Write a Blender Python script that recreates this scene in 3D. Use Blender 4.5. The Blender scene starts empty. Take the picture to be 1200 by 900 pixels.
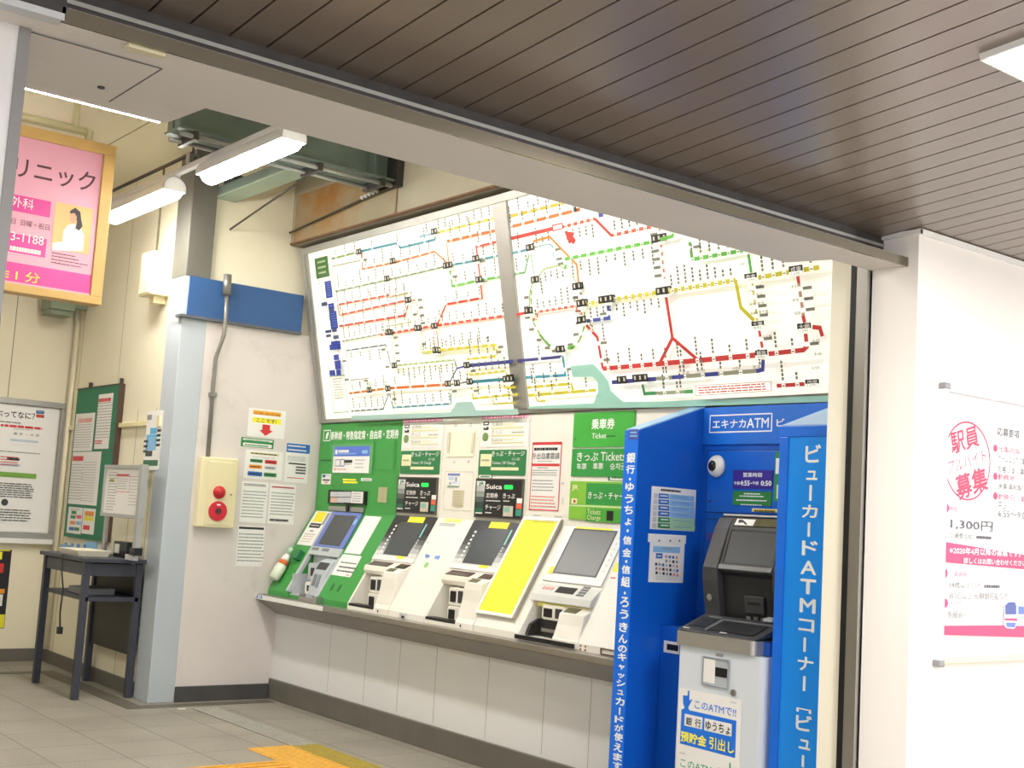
import bpy, bmesh, math, random
from mathutils import Vector, Matrix
SC = bpy.context.scene
COL = SC.collection
random.seed(7)

# ------------------------------------------------------------------ camera
CAM = Vector((0.0, 0.0, 1.5))
VA, VB, PC = (-545.0, 540.0), (2480.0, 722.0), (600.0, 450.0)      # vanishing points of the room's two horizontal axes
FPX = math.sqrt(-((VA[0]-PC[0])*(VB[0]-PC[0]) + (VA[1]-PC[1])*(VB[1]-PC[1])))
AX = -Vector((VA[0]-PC[0], VA[1]-PC[1], FPX)).normalized()
AY = Vector((VB[0]-PC[0], VB[1]-PC[1], FPX)).normalized()
AZ = AX.cross(AY).normalized()
def to_world(v): return Vector((AX.dot(v), AY.dot(v), AZ.dot(v)))
cam_data = bpy.data.cameras.new('camera')
cam_data.sensor_width = 36.0; cam_data.lens = 36.0*FPX/1200.0
cam_data.clip_start = 0.05; cam_data.clip_end = 200
cam = bpy.data.objects.new('camera', cam_data); COL.objects.link(cam)
r_, u_, b_ = to_world(Vector((1,0,0))), to_world(Vector((0,-1,0))), to_world(Vector((0,0,-1)))
cam.matrix_world = Matrix(((r_.x,u_.x,b_.x,CAM.x),(r_.y,u_.y,b_.y,CAM.y),(r_.z,u_.z,b_.z,CAM.z),(0,0,0,1)))
SC.camera = cam

# ------------------------------------------------------------------ world and exposure
LAMP_POWER = 13.0        # emission strength of the room's LED tubes
PANEL_POWER = 19.0        # emission strength of the hall's ceiling panels
MAP_POWER = 0.09         # glow of the backlit fare map
AMBIENT_POWER = 0.5         # even ambient fill added from all sides, no real source
world = bpy.data.worlds.new('World'); SC.world = world; world.use_nodes = True
bg = world.node_tree.nodes['Background']
bg.inputs[0].default_value = (1.0, 0.98, 0.96, 1); bg.inputs[1].default_value = AMBIENT_POWER
SC.view_settings.view_transform = 'Standard'; SC.view_settings.look = 'None'
SC.view_settings.exposure = 2.3; SC.view_settings.gamma = 1.0
SC.view_settings.use_curve_mapping = False
SC.cycles.max_bounces = 8; SC.cycles.diffuse_bounces = 4; SC.cycles.glossy_bounces = 4
SC.cycles.sample_clamp_indirect = 8.0

# ------------------------------------------------------------------ helpers: materials
def lin(h):
    h = h.lstrip('#'); out = []
    for i in (0, 2, 4):
        c = int(h[i:i+2], 16)/255.0
        out.append(c/12.92 if c <= 0.04045 else ((c+0.055)/1.055)**2.4)
    return out
MATS = {}
def mat(name, hexcol, rough=0.5, metal=0.0, var=0.05, scale=6.0, emit=0.0, spec=0.5, bump=0.0, stain=None):
    if name in MATS: return MATS[name]
    m = bpy.data.materials.new(name); m.use_nodes = True
    nt = m.node_tree; p = nt.nodes['Principled BSDF']
    c = lin(hexcol)
    p.inputs['Roughness'].default_value = rough; p.inputs['Metallic'].default_value = metal
    p.inputs['Specular IOR Level'].default_value = spec
    tc = nt.nodes.new('ShaderNodeTexCoord'); nz = nt.nodes.new('ShaderNodeTexNoise')
    nz.inputs['Scale'].default_value = scale; nz.inputs['Detail'].default_value = 4.0
    nt.links.new(tc.outputs['Object'], nz.inputs['Vector'])
    ramp = nt.nodes.new('ShaderNodeValToRGB')
    lo = [max(0, x*(1-var)) for x in c]; hi = [min(1, x*(1+var)) for x in c]
    ramp.color_ramp.elements[0].position = 0.3; ramp.color_ramp.elements[0].color = (*lo, 1)
    ramp.color_ramp.elements[1].position = 0.7; ramp.color_ramp.elements[1].color = (*hi, 1)
    nt.links.new(nz.outputs['Fac'], ramp.inputs['Fac'])
    src = ramp.outputs['Color']
    if stain:
        n2 = nt.nodes.new('ShaderNodeTexNoise'); n2.inputs['Scale'].default_value = stain[1]; n2.inputs['Detail'].default_value = 6
        n2.inputs['Roughness'].default_value = 0.65
        nt.links.new(tc.outputs['Object'], n2.inputs['Vector'])
        r2 = nt.nodes.new('ShaderNodeValToRGB')
        r2.color_ramp.elements[0].position = stain[2]; r2.color_ramp.elements[0].color = (0, 0, 0, 1)
        r2.color_ramp.elements[1].position = stain[3]; r2.color_ramp.elements[1].color = (1, 1, 1, 1)
        nt.links.new(n2.outputs['Fac'], r2.inputs['Fac'])
        mx = nt.nodes.new('ShaderNodeMixRGB'); nt.links.new(r2.outputs['Color'], mx.inputs['Fac'])
        nt.links.new(src, mx.inputs['Color1']); mx.inputs['Color2'].default_value = (*lin(stain[0]), 1)
        src = mx.outputs['Color']
    nt.links.new(src, p.inputs['Base Color'])
    if emit > 0:
        nt.links.new(src, p.inputs['Emission Color']); p.inputs['Emission Strength'].default_value = emit
    if bump > 0:
        bp = nt.nodes.new('ShaderNodeBump'); bp.inputs['Strength'].default_value = bump; bp.inputs['Distance'].default_value = 0.002
        n3 = nt.nodes.new('ShaderNodeTexNoise'); n3.inputs['Scale'].default_value = 180
        nt.links.new(tc.outputs['Object'], n3.inputs['Vector'])
        nt.links.new(n3.outputs['Fac'], bp.inputs['Height']); nt.links.new(bp.outputs['Normal'], p.inputs['Normal'])
    MATS[name] = m
    return m

# ------------------------------------------------------------------ helpers: frames on real planes
class Frame:
    """A plane in the room: origin, u (right), v (up), n (towards the viewer)."""
    def __init__(s, o, u, v):
        s.o = Vector(o); s.u = Vector(u).normalized(); s.v = Vector(v).normalized(); s.n = s.u.cross(s.v).normalized()
    def at(s, u, v, n=0.0): return s.o + s.u*u + s.v*v + s.n*n
    def px(s, x, y):
        """point of this plane that the photograph shows at (x, y), as (u, v)"""
        d = to_world(Vector((x-PC[0], y-PC[1], FPX)))
        t = (s.o-CAM).dot(s.n)/d.dot(s.n); p = CAM + d*t - s.o
        return (p.dot(s.u), p.dot(s.v))
    def rect(s, *pts):
        """upright rectangle of the plane around four photo points (tl, tr, br, bl)"""
        q = [s.px(*p) for p in pts]
        return ((q[0][0]+q[3][0])/2, (q[1][0]+q[2][0])/2, (q[3][1]+q[2][1])/2, (q[0][1]+q[1][1])/2)
YV, XE, XW, YL, YA = 4.99, -8.95, -11.45, 3.76, 4.47
FV = Frame((0, YV, 0), (1,0,0), (0,0,1))                         # upright fascia of the machines
FS = Frame((0, 4.63, 0.845), (1,0,0), (0,0.36,0.635))            # sloping control panels
FM = Frame((0, 4.986, 2.186), (1,0,0), (0,-0.296,1.392))         # fare map, leaning out
FE = Frame((XE, 0, 0), (0,1,0), (0,0,1))                         # end wall with the alarm
FW = Frame((XW, 0, 0), (0,1,0), (0,0,1))                         # far wall with the whiteboard
FL = Frame((0, YL, 0), (1,0,0), (0,0,1))                         # wall with the green board
FA = Frame((0, YA, 0), (1,0,0), (0,0,1))                         # front of the cash machine
FB = Frame((0, 4.98, 0), (1,0,0), (0,0,1))                       # back of the booth
FBL = Frame((-4.69, 0, 0), (0,1,0), (0,0,1))                     # inner face of the booth's side panel
FH = Frame((-2.884, 0, 0), (0,1,0), (0,0,1))                     # white hall wall

# ------------------------------------------------------------------ helpers: meshes
TEXT = {}
def text_geo(s, bold):
    k = (s, bold)
    if k not in TEXT:
        c = bpy.data.curves.new('t', 'FONT'); c.body = s; c.resolution_u = 2
        o = bpy.data.objects.new('t', c); me = o.to_mesh()
        v = [(p.co.x, p.co.y) for p in me.vertices]; f = [tuple(p.vertices) for p in me.polygons]
        o.to_mesh_clear(); bpy.data.objects.remove(o); bpy.data.curves.remove(c)
        TEXT[k] = (v, f)
    return TEXT[k]

LOC = {}
class MB:
    def __init__(s): s.v = []; s.f = []; s.mi = []; s.sm = []; s.mats = []
    def _m(s, m):
        if m not in s.mats: s.mats.append(m)
        return s.mats.index(m)
    def add(s, verts, faces, m, smooth=False):
        b = len(s.v); i = s._m(m)
        s.v += [tuple(p) for p in verts]
        for f in faces: s.f.append(tuple(b+k for k in f)); s.mi.append(i); s.sm.append(smooth)
        return s
    def box(s, x0, x1, y0, y1, z0, z1, m):
        P = [(x,y,z) for x in (x0,x1) for y in (y0,y1) for z in (z0,z1)]
        return s.add(P, [(0,1,3,2),(4,6,7,5),(0,4,5,1),(2,3,7,6),(0,2,6,4),(1,5,7,3)], m)
    def hexa(s, P, m):
        """eight corners: bottom four in order, then top four"""
        return s.add(P, [(3,2,1,0),(4,5,6,7),(0,1,5,4),(1,2,6,5),(2,3,7,6),(3,0,4,7)], m)
    def extrude(s, base, vec, m, smooth=False):
        n = len(base); vec = Vector(vec); base = [Vector(p) for p in base]
        P = base + [p+vec for p in base]
        F = [tuple(range(n))[::-1], tuple(range(n, 2*n))]
        s.add(P, F, m); b = len(s.v)-2*n; i = s._m(m)
        for k in range(n):
            s.f.append((b+k, b+(k+1)%n, b+n+(k+1)%n, b+n+k)); s.mi.append(i); s.sm.append(smooth)
        return s
    def profile(s, yz, x0, x1, m): return s.extrude([(x0,y,z) for y,z in yz], (x1-x0,0,0), m)
    def fbox(s, F, u0, u1, v0, v1, n0, n1, m):
        P = [F.at(u,v,n) for n in (n0,n1) for u,v in ((u0,v0),(u1,v0),(u1,v1),(u0,v1))]
        return s.hexa(P, m)
    def fpoly(s, F, pts, n0, n1, m): return s.extrude([F.at(u,v,n0) for u,v in pts], F.n*(n1-n0), m)
    def fpx(s, F, pix, n0, n1, m): return s.fpoly(F, [F.px(*p) for p in pix], n0, n1, m)
    def flat(s, F, pts, n, m):
        return s.add([F.at(u,v,n) for u,v in pts], [tuple(range(len(pts)))], m)
    def frect(s, F, u0, u1, v0, v1, n, m): return s.flat(F, [(u0,v0),(u1,v0),(u1,v1),(u0,v1)], n, m)
    def fround(s, F, u0, u1, v0, v1, r, n0, n1, m, k=4):
        pts = []
        for cx, cy, a0 in ((u1-r,v1-r,0),(u0+r,v1-r,90),(u0+r,v0+r,180),(u1-r,v0+r,270)):
            for i in range(k+1):
                a = math.radians(a0+90*i/k); pts.append((cx+r*math.cos(a), cy+r*math.sin(a)))
        return s.fpoly(F, pts, n0, n1, m)
    def frame(s, F, u0, u1, v0, v1, w, n0, n1, m):
        s.fbox(F,u0,u1,v0,v0+w,n0,n1,m); s.fbox(F,u0,u1,v1-w,v1,n0,n1,m)
        s.fbox(F,u0,u0+w,v0+w,v1-w,n0,n1,m); s.fbox(F,u1-w,u1,v0+w,v1-w,n0,n1,m); return s
    def disc(s, F, u, v, r, n0, n1, m, k=20, ru=None):
        ru = ru or r
        return s.fpoly(F, [(u+ru*math.cos(2*math.pi*i/k), v+r*math.sin(2*math.pi*i/k)) for i in range(k)], n0, n1, m)
    def dome(s, F, u, v, r, n0, h, m, k=20, rings=5):
        P = []; Fc = []
        for j in range(rings):
            a = math.pi/2*j/rings
            for i in range(k):
                t = 2*math.pi*i/k; P.append(F.at(u+r*math.cos(a)*math.cos(t), v+r*math.cos(a)*math.sin(t), n0+h*math.sin(a)))
        P.append(F.at(u, v, n0+h))
        for j in range(rings-1):
            for i in range(k): Fc.append((j*k+i, j*k+(i+1)%k, (j+1)*k+(i+1)%k, (j+1)*k+i))
        for i in range(k): Fc.append(((rings-1)*k+i, (rings-1)*k+(i+1)%k, rings*k))
        Fc.append(tuple(range(k))[::-1])
        return s.add(P, Fc, m, True)
    def tube(s, pts, r, m, k=10):
        pts = [Vector(p) for p in pts]; P = []; Fc = []; prev = None
        for i, p in enumerate(pts):
            d = (pts[min(i+1,len(pts)-1)]-pts[max(i-1,0)]).normalized()
            a = Vector((0,0,1)) if abs(d.z) < 0.9 else Vector((1,0,0))
            x = d.cross(a).normalized() if prev is None else (prev - d*prev.dot(d)).normalized()
            prev = x; y = d.cross(x)
            for j in range(k):
                t = 2*math.pi*j/k; P.append(p + x*(r*math.cos(t)) + y*(r*math.sin(t)))
        for i in range(len(pts)-1):
            for j in range(k): Fc.append((i*k+j, i*k+(j+1)%k, (i+1)*k+(j+1)%k, (i+1)*k+j))
        Fc += [tuple(range(k))[::-1], tuple(range((len(pts)-1)*k, len(pts)*k))]
        return s.add(P, Fc, m, True)
    def line(s, F, pts, w, n, m):
        """flat printed polyline on a plane, with mitred corners"""
        q = [Vector(p) for p in pts]; L = []; R = []
        for i, p in enumerate(q):
            d0 = (q[i]-q[i-1]).normalized() if i else (q[1]-q[0]).normalized()
            d1 = (q[i+1]-q[i]).normalized() if i < len(q)-1 else d0
            t = (d0+d1); t = t.normalized() if t.length > 1e-6 else d0
            nn = Vector((-t.y, t.x)); c = max(0.4, nn.dot(Vector((-d0.y, d0.x))))
            L.append(p+nn*(w/2/c)); R.append(p-nn*(w/2/c))
        for i in range(len(q)-1): s.flat(F, [L[i],R[i],R[i+1],L[i+1]], n, m)
        return s
    def text(s, F, t, u0, u1, v0, v1, n, m, bold=0.0, keep=False, align='l'):
        """lettering fitted to the rectangle; keep=True keeps its proportions at the given height"""
        v, f = text_geo(t, 0.0)
        if not v: return s
        x0 = min(p[0] for p in v); x1 = max(p[0] for p in v); y0 = min(p[1] for p in v); y1 = max(p[1] for p in v)
        sy = (v1-v0)/max(1e-6, y1-y0); sx = (u1-u0)/max(1e-6, x1-x0)
        off = 0
        if keep and sx > sy:
            off = {'l': 0, 'c': 0.5, 'r': 1}[align]*((u1-u0)-(x1-x0)*sy); sx = sy
        g = bold*1.1                                                 # bold: the same letters struck again, slightly shifted
        for k, (gx, gy) in enumerate(((0, 0),) if g == 0 else ((g, 0), (-g, 0), (0, g), (0, -g))):
            s.add([F.at(u0+off+(p[0]-x0+gx)*sx, v0+(p[1]-y0+gy)*sy, n+0.00004*k) for p in v], f, m)
        return s
    def vtext(s, F, t, cells, wide, n, m, bold=0.0):
        """upright column lettering; cells are (u centre, v top, v bottom)"""
        for ch, (uc, vt, vb) in zip(t, cells):
            h = vt-vb
            if ch == ' ': continue
            if ch in 'ー-': s.frect(F, uc-wide*0.085, uc+wide*0.085, vb+h*0.06, vt-h*0.06, n, m); continue
            if ch == '・': s.disc(F, uc, (vt+vb)/2, wide*0.13, n-0.0005, n, m, 10); continue
            if ch == '[':
                s.frect(F, uc-wide*0.5, uc+wide*0.5, vt-h*0.5, vt-h*0.3, n, m)
                s.frect(F, uc-wide*0.5, uc-wide*0.33, vb+h*0.1, vt-h*0.5, n, m); s.frect(F, uc+wide*0.33, uc+wide*0.5, vb+h*0.1, vt-h*0.5, n, m); continue
            k = 0.72 if ch in 'ょャュッっゅ' else 1.0
            s.text(F, ch, uc-wide*k/2, uc+wide*k/2, vb+h*0.06, vb+h*0.06+h*0.88*k, n, m, bold)
        return s
    def smalltext(s, F, u0, u1, v0, v1, n, m, rows, fill=0.75, h=0.45, seed=0):
        """print too small to read in the photograph: broken ink rows"""
        rnd = random.Random(seed*7919+int(u0*1000)); dv = (v1-v0)/rows
        for i in range(rows):
            vt = v1-i*dv-dv*0.2; u = u0; end = u0+(u1-u0)*(fill+(1-fill)*rnd.random())
            while u < end:
                w = (u1-u0)*(0.03+0.09*rnd.random()); w = min(w, end-u)
                s.frect(F, u, u+w, vt-dv*h, vt, n, m); u += w+(u1-u0)*0.012
        return s
    def build(s, name, parent=None, bevel=0.0, fix=True):
        o0 = Vector((0,0,0)); p = parent
        while p is not None: o0 += Vector(LOC.get(p.name, (0,0,0))); p = p.parent
        me = bpy.data.meshes.new(name)
        me.from_pydata([tuple(Vector(p)-o0) for p in s.v], [], s.f)
        for m in s.mats: me.materials.append(m)
        me.polygons.foreach_set('material_index', s.mi); me.polygons.foreach_set('use_smooth', s.sm)
        if fix:
            bm = bmesh.new(); bm.from_mesh(me); bmesh.ops.recalc_face_normals(bm, faces=bm.faces); bm.to_mesh(me); bm.free()
        me.update()
        o = bpy.data.objects.new(name, me); COL.objects.link(o)
        if parent is not None: o.parent = parent
        if bevel > 0:
            b = o.modifiers.new('soft_edges', 'BEVEL'); b.width = bevel; b.segments = 2; b.limit_method = 'ANGLE'; b.angle_limit = math.radians(40)
        return o
def merge_into(o, mb):
    """print mb's ink onto o's own mesh"""
    o0 = Vector((0,0,0)); p = o
    while p is not None: o0 += Vector(LOC.get(p.name, (0,0,0))); p = p.parent
    me = o.data; bm = bmesh.new(); bm.from_mesh(me); idx = []
    for m in mb.mats:
        if m.name not in [x.name for x in me.materials]: me.materials.append(m)
        idx.append([x.name for x in me.materials].index(m.name))
    vs = [bm.verts.new(Vector(p)-o0) for p in mb.v]
    for f, mi_ in zip(mb.f, mb.mi):
        try: q = bm.faces.new([vs[i] for i in f]); q.material_index = idx[mi_]
        except ValueError: pass
    bm.to_mesh(me); bm.free(); me.update(); return o
def tag(o, label, cat, group=None, kind=None):
    o['label'] = label; o['category'] = cat
    if group: o['group'] = group
    if kind: o['kind'] = kind
    return o
def thing(name, label, cat, loc, group=None):
    o = bpy.data.objects.new(name, None); COL.objects.link(o); o.location = loc; o.empty_display_size = 0.1
    LOC[o.name] = tuple(loc)
    return tag(o, label, cat, group)
def struct(name, mb, bevel=0.0):
    o = mb.build(name, None, bevel); o['kind'] = 'structure'; return o

# ------------------------------------------------------------------ palette
CREAM = mat('cream_wall_paint', '#efe8cf', 0.55, var=0.03, scale=1.5)
PINKGREY = mat('pale_plaster', '#ddd6d2', 0.6, var=0.04, scale=2.0, stain=('#c3bab3', 2.3, 0.55, 0.8))
WHITE = mat('white_paint', '#f2f1ee', 0.5, var=0.02)
HALLWHITE = mat('hall_wall_white', '#f4efe9', 0.35, var=0.015, scale=1.2)
SOFFIT = mat('soffit_white', '#e3dcd6', 0.6, var=0.03, scale=1.6, stain=('#c9c0b4', 1.7, 0.58, 0.8))
PANELWHITE = mat('white_wall_panel', '#e4e5e5', 0.45, var=0.02, scale=1.0)
STEEL = mat('brushed_steel', '#b9b7b3', 0.28, 0.9, var=0.06, scale=3)
DSTEEL = mat('dark_steel', '#4d4a49', 0.4, 0.7, var=0.15, scale=14)
BLACK = mat('black_plastic', '#121214', 0.4)
DGREY = mat('dark_grey_plastic', '#3c3d40', 0.45)
MGREY = mat('mid_grey_plastic', '#7e8082', 0.5)
LGREY = mat('light_grey_plastic', '#c9cbcd', 0.45)
BASEDARK = mat('baseboard_rubber', '#4b4a4b', 0.45, var=0.12, scale=9)
BASEGREY = mat('baseboard_grey', '#6b675f', 0.45, var=0.08, scale=6)
PILLAR = mat('pillar_paint', '#b9c2ca', 0.45, var=0.04, scale=2)
BEAMBLUE = mat('beam_blue_paint', '#305a90', 0.5, var=0.04)
SEAM = mat('seam_line', '#8c8468', 0.8)  # plain olive tone of the wall joints and the wall cable
SEAMG = mat('panel_joint', '#a9aba9', 0.8)
PAPER = mat('white_paper', '#f0efec', 0.6, var=0.01)
INK = mat('black_ink', '#2b2a2b', 0.6)
INKG = mat('grey_ink', '#9a9b9d', 0.6)
RED = mat('red_ink', '#d8363a', 0.55); ORANGE = mat('orange_ink', '#ee9a35', 0.55); YEL = mat('yellow_ink', '#f4ea3a', 0.55)
GREENI = mat('green_ink', '#2f8c4b', 0.55); BLUEI = mat('blue_ink', '#2f6fc0', 0.55); PINK = mat('pink_ink', '#e25579', 0.55)
LBLUE = mat('light_blue_ink', '#8dbfe8', 0.55)
IVORY = mat('machine_ivory', '#efece2', 0.42, var=0.02)

# ------------------------------------------------------------------ the setting
def tile_floor():
    m = bpy.data.materials.new('granite_floor_tiles'); m.use_nodes = True; nt = m.node_tree; p = nt.nodes['Principled BSDF']
    geo = nt.nodes.new('ShaderNodeNewGeometry'); sep = nt.nodes.new('ShaderNodeSeparateXYZ'); nt.links.new(geo.outputs['Position'], sep.inputs[0])
    def math_(op, a, b=None):
        n = nt.nodes.new('ShaderNodeMath'); n.operation = op
        for i, v in enumerate((a, b)):
            if v is None: continue
            if isinstance(v, (int, float)): n.inputs[i].default_value = v
            else: nt.links.new(v, n.inputs[i])
        return n.outputs[0]
    def joint(axis, pitch, offset, w):
        t = math_('DIVIDE', math_('SUBTRACT', axis, offset), pitch)
        fr = math_('ABSOLUTE', math_('SUBTRACT', math_('FRACT', t), 0.5))
        return math_('GREATER_THAN', fr, 0.5-w/pitch/2), math_('FLOOR', t)
    jx, cx = joint(sep.outputs['X'], 0.455, -7.59, 0.006); jy, cy = joint(sep.outputs['Y'], 0.4345, 2.89, 0.007)
    jj = math_('MAXIMUM', jx, jy)
    speck = nt.nodes.new('ShaderNodeTexNoise'); speck.inputs['Scale'].default_value = 120; speck.inputs['Detail'].default_value = 3
    blot = nt.nodes.new('ShaderNodeTexNoise'); blot.inputs['Scale'].default_value = 2.2; blot.inputs['Detail'].default_value = 5
    for n in (speck, blot): nt.links.new(geo.outputs['Position'], n.inputs['Vector'])
    r1 = nt.nodes.new('ShaderNodeValToRGB'); r1.color_ramp.elements[0].position = 0.35; r1.color_ramp.elements[1].position = 0.68
    r1.color_ramp.elements[0].color = (*lin('#807b70'), 1); r1.color_ramp.elements[1].color = (*lin('#a49e92'), 1)
    nt.links.new(speck.outputs['Fac'], r1.inputs['Fac'])
    wn = nt.nodes.new('ShaderNodeTexWhiteNoise'); wn.noise_dimensions = '2D'
    cmb = nt.nodes.new('ShaderNodeCombineXYZ'); nt.links.new(cx, cmb.inputs[0]); nt.links.new(cy, cmb.inputs[1]); nt.links.new(cmb.outputs[0], wn.inputs['Vector'])
    val = math_('ADD', math_('MULTIPLY', wn.outputs['Value'], 0.12), math_('ADD', math_('MULTIPLY', blot.outputs['Fac'], 0.5), 0.68))
    hsv = nt.nodes.new('ShaderNodeHueSaturation'); nt.links.new(r1.outputs['Color'], hsv.inputs['Color']); nt.links.new(val, hsv.inputs['Value'])
    mx = nt.nodes.new('ShaderNodeMixRGB'); nt.links.new(jj, mx.inputs['Fac']); nt.links.new(hsv.outputs['Color'], mx.inputs['Color1'])
    mx.inputs['Color2'].default_value = (*lin('#5d594f'), 1)
    nt.links.new(mx.outputs['Color'], p.inputs['Base Color']); p.inputs['Roughness'].default_value = 0.5
    return m
FLOORM = tile_floor()
STRIPM = mat('dark_granite_strip', '#605c52', 0.5, var=0.12, scale=60)
struct('floor', MB().box(-12.2, 6.5, -6.5, 9.5, -0.08, 0.0, FLOORM))
s = MB(); s.box(-10.66, -8.74, 3.50, 3.64, 0.0, 0.003, STRIPM); s.box(-8.86, -8.74, 3.64, 4.66, 0.0, 0.003, STRIPM); s.box(-10.78, -10.66, 0.5, 3.64, 0.0, 0.003, STRIPM)
struct('trim_1', s)
def wall_seams(mb, F, lines, m, w=0.008):
    for a, b, c in lines: mb.frect(F, a-w/2, a+w/2, b, c, 0.0012, m)
# machine wall: upper part, part behind the machines, white panels below the counter
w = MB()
w.box(-9.0, -2.9, 4.62, 5.30, 3.60, 4.30, mat('shaded_upper_board', '#a39c88', 0.6, var=0.05, scale=1.5))  # board colour darkened to stand for the dimness above the downward lamps
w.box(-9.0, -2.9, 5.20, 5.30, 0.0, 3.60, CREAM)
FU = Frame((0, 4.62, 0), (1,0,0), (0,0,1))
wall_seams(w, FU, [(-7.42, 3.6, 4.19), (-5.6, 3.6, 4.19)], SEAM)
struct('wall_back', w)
w = MB(); w.box(-8.95, -4.80, 4.73, 4.80, 0.0, 0.766, PANELWHITE)
FP = Frame((0, 4.73, 0), (1,0,0), (0,0,1))
wall_seams(w, FP, [(x, 0.17, 0.76) for x in (-8.08, -7.58, -7.15, -6.72, -6.16, -5.62, -5.22, -4.9)], SEAMG, 0.005)
struct('wall_counter', w)
struct('baseboard_back', MB().box(-8.95, -4.78, 4.705, 4.73, 0.0, 0.155, BASEGREY), 0.004)
# end wall: cream above, plaster below
w = MB(); w.box(-9.25, -9.0, 3.90, 5.3, 2.85, 4.30, CREAM); w.box(-9.25, XE, 3.92, 5.3, 0.0, 2.88, PINKGREY)
struct('wall_end', w)
struct('baseboard_end', MB().box(XE, XE+0.02, 3.935, 4.70, 0.0, 0.115, BASEDARK), 0.003)
# pillar beside the alarm wall
struct('trim_2', MB().box(-9.22, -8.945, 3.73, 3.935, 0.0, 3.2, PILLAR), 0.006)
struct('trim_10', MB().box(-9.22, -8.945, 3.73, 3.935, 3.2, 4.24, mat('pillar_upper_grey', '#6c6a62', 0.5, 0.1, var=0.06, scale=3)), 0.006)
# wall with the green board, far wall with the whiteboard
w = MB(); w.box(-11.6, -9.2, YL, 4.1, 0.0, 4.24, CREAM)
wall_seams(w, FL, [(-10.23, 0.1, 4.19), (-9.72, 0.1, 2.2), (-11.2, 0.1, 4.19), (-9.34,0.1,2.2)], SEAM, 0.007)
struct('wall_left', w)
w = MB(); w.box(-11.7, XW, -6.0, 3.9, 0.0, 4.24, CREAM)
wall_seams(w, FW, [(3.23, 0.1, 4.19), (2.3, 0.1, 4.19), (1.4, 0.1, 4.19)], SEAM, 0.007)
struct('wall_far', w)
s = MB(); s.box(-11.45, -9.22, YL-0.015, YL, 0.0, 0.11, BASEGREY); s.box(XW, XW+0.015, -3, YL-0.015, 0.0, 0.11, BASEGREY)
struct('baseboard_left', s, 0.003)
s = MB().box(-11.44, -9.24, YL-0.028, YL, 2.06, 2.095, mat('cream_rail', '#e6dcae', 0.5))
struct('trim_3', s, 0.003)
w = MB(); w.box(-12.2, -3.0, -6.3, 5.3, 4.19, 4.30, CREAM)
FC = Frame((0, 0, 4.19), (1,0,0), (0,-1,0))
for y in (0.5, 1.4, 2.3, 3.2): w.box(-11.4, -3.3, y, y+0.008, 4.1885, 4.19, SEAM)
struct('ceiling', w)
struct('wall_room_near', MB().box(-11.7, -3.0, -6.3, -6.1, 0.0, 4.3, CREAM))
# header above the opening, soffit, shutter rail
w = MB()
w.box(-3.3, -3.10, -6.3, 5.3, 2.86, 4.30, SOFFIT)
struct('wall_opening', w)
w = MB()
w.extrude([(-2.934,-6.0,2.61),(-2.934,4.249,2.61),(-3.106,4.249,2.61),(-3.106,3.99,2.61),(-3.285,3.925,2.61),(-3.285,1.385,2.61),(-3.515,1.36,2.61),(-3.515,-6.0,2.61)], (0,0,0.035), SOFFIT)
w.box(-3.285, -3.10, 1.385, 3.93, 2.645, 2.87, SOFFIT); w.box(-3.515, -3.10, -6.0, 1.37, 2.645, 2.87, SOFFIT)
struct('trim_4', w)
s = MB()
s.box(-2.938, -2.930, 0.86, 4.249, 2.606, 2.643, mat('fascia_steel', '#7f7869', 0.22, 0.9, var=0.06, scale=3))
s.box(-3.10, -3.05, 0.86, 4.249, 2.645, 2.80, DSTEEL); s.box(-3.05, -2.96, 0.86, 4.249, 2.645, 2.655, DSTEEL)
s.box(-3.06, -3.045, 0.86, 4.249, 2.70, 2.712, STEEL)
struct('trim_5', s)
# left jamb in stainless steel, dark shutter box above it
s = MB(); s.box(-3.50, -3.05, -6.0, 0.798, 0.0, 2.86, mat('bright_jamb_steel', '#dcdad8', 0.42, 0.7, var=0.03, scale=1.5)); s.box(-3.50, -3.045, 0.798, 0.825, 0.0, 2.86, mat('jamb_edge_steel', '#8e8b8a', 0.4, 0.6))
struct('trim_6', s)
s = MB(); s.box(-3.06, -2.93, 0.60, 0.868, 2.615, 2.80, DSTEEL); s.box(-2.97, -2.925, 0.60, 0.865, 2.608, 2.625, LGREY)
struct('trim_7', s)
# right jamb: reveal, shutter groove, steel post, then the white hall wall
struct('wall_reveal', MB().box(-3.305, -3.10, 4.25, 5.2, 0.0, 2.87, mat('reveal_cream', '#f7f1de', 0.5, var=0.02)))
s = MB(); s.box(-3.189, -3.107, 4.225, 4.25, 0.0, 2.735, STEEL); s.box(-3.186, -3.160, 4.223, 4.2255, 0.0, 2.735, BLACK)
struct('trim_8', s)
w = MB(); w.box(-3.107, -2.884, 4.25, 9.4, 0.0, 2.95, HALLWHITE)
struct('wall_hall', w)
SL = Vector((0.9968, 0, 0.0797))      # the hall ceiling rises away from the opening
FHC = Frame((-3.077, 0, 2.74), SL, (0,-1,0))
s = MB(); s.box(-2.886, -2.868, 4.236, 9.4, 2.731, 2.752, WHITE); s.box(-3.07, -2.868, 4.234, 4.252, 2.729, 2.75, WHITE)
struct('trim_9', s)
# hall ceiling: long brown metal slats across the hall, one mesh
SLAT = mat('brown_metal_slat', '#84766a', 0.26, 0.0, var=0.06, scale=1.2, spec=1.0)
SLATGAP = mat('slat_shadow_gap', '#1c1613', 0.8)
c = MB()
y = 1.4435-0.1113*70
while y < 9.4:
    c.fbox(FHC, -0.03, 9.3, -(y+0.1113-0.0035), -(y+0.0035), -0.03, 0.0, SLAT); y += 0.1113
c.fbox(FHC, -0.03, 9.3, -9.4, 6.4, -0.05, -0.025, SLATGAP)
struct('ceiling_hall', c)
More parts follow.
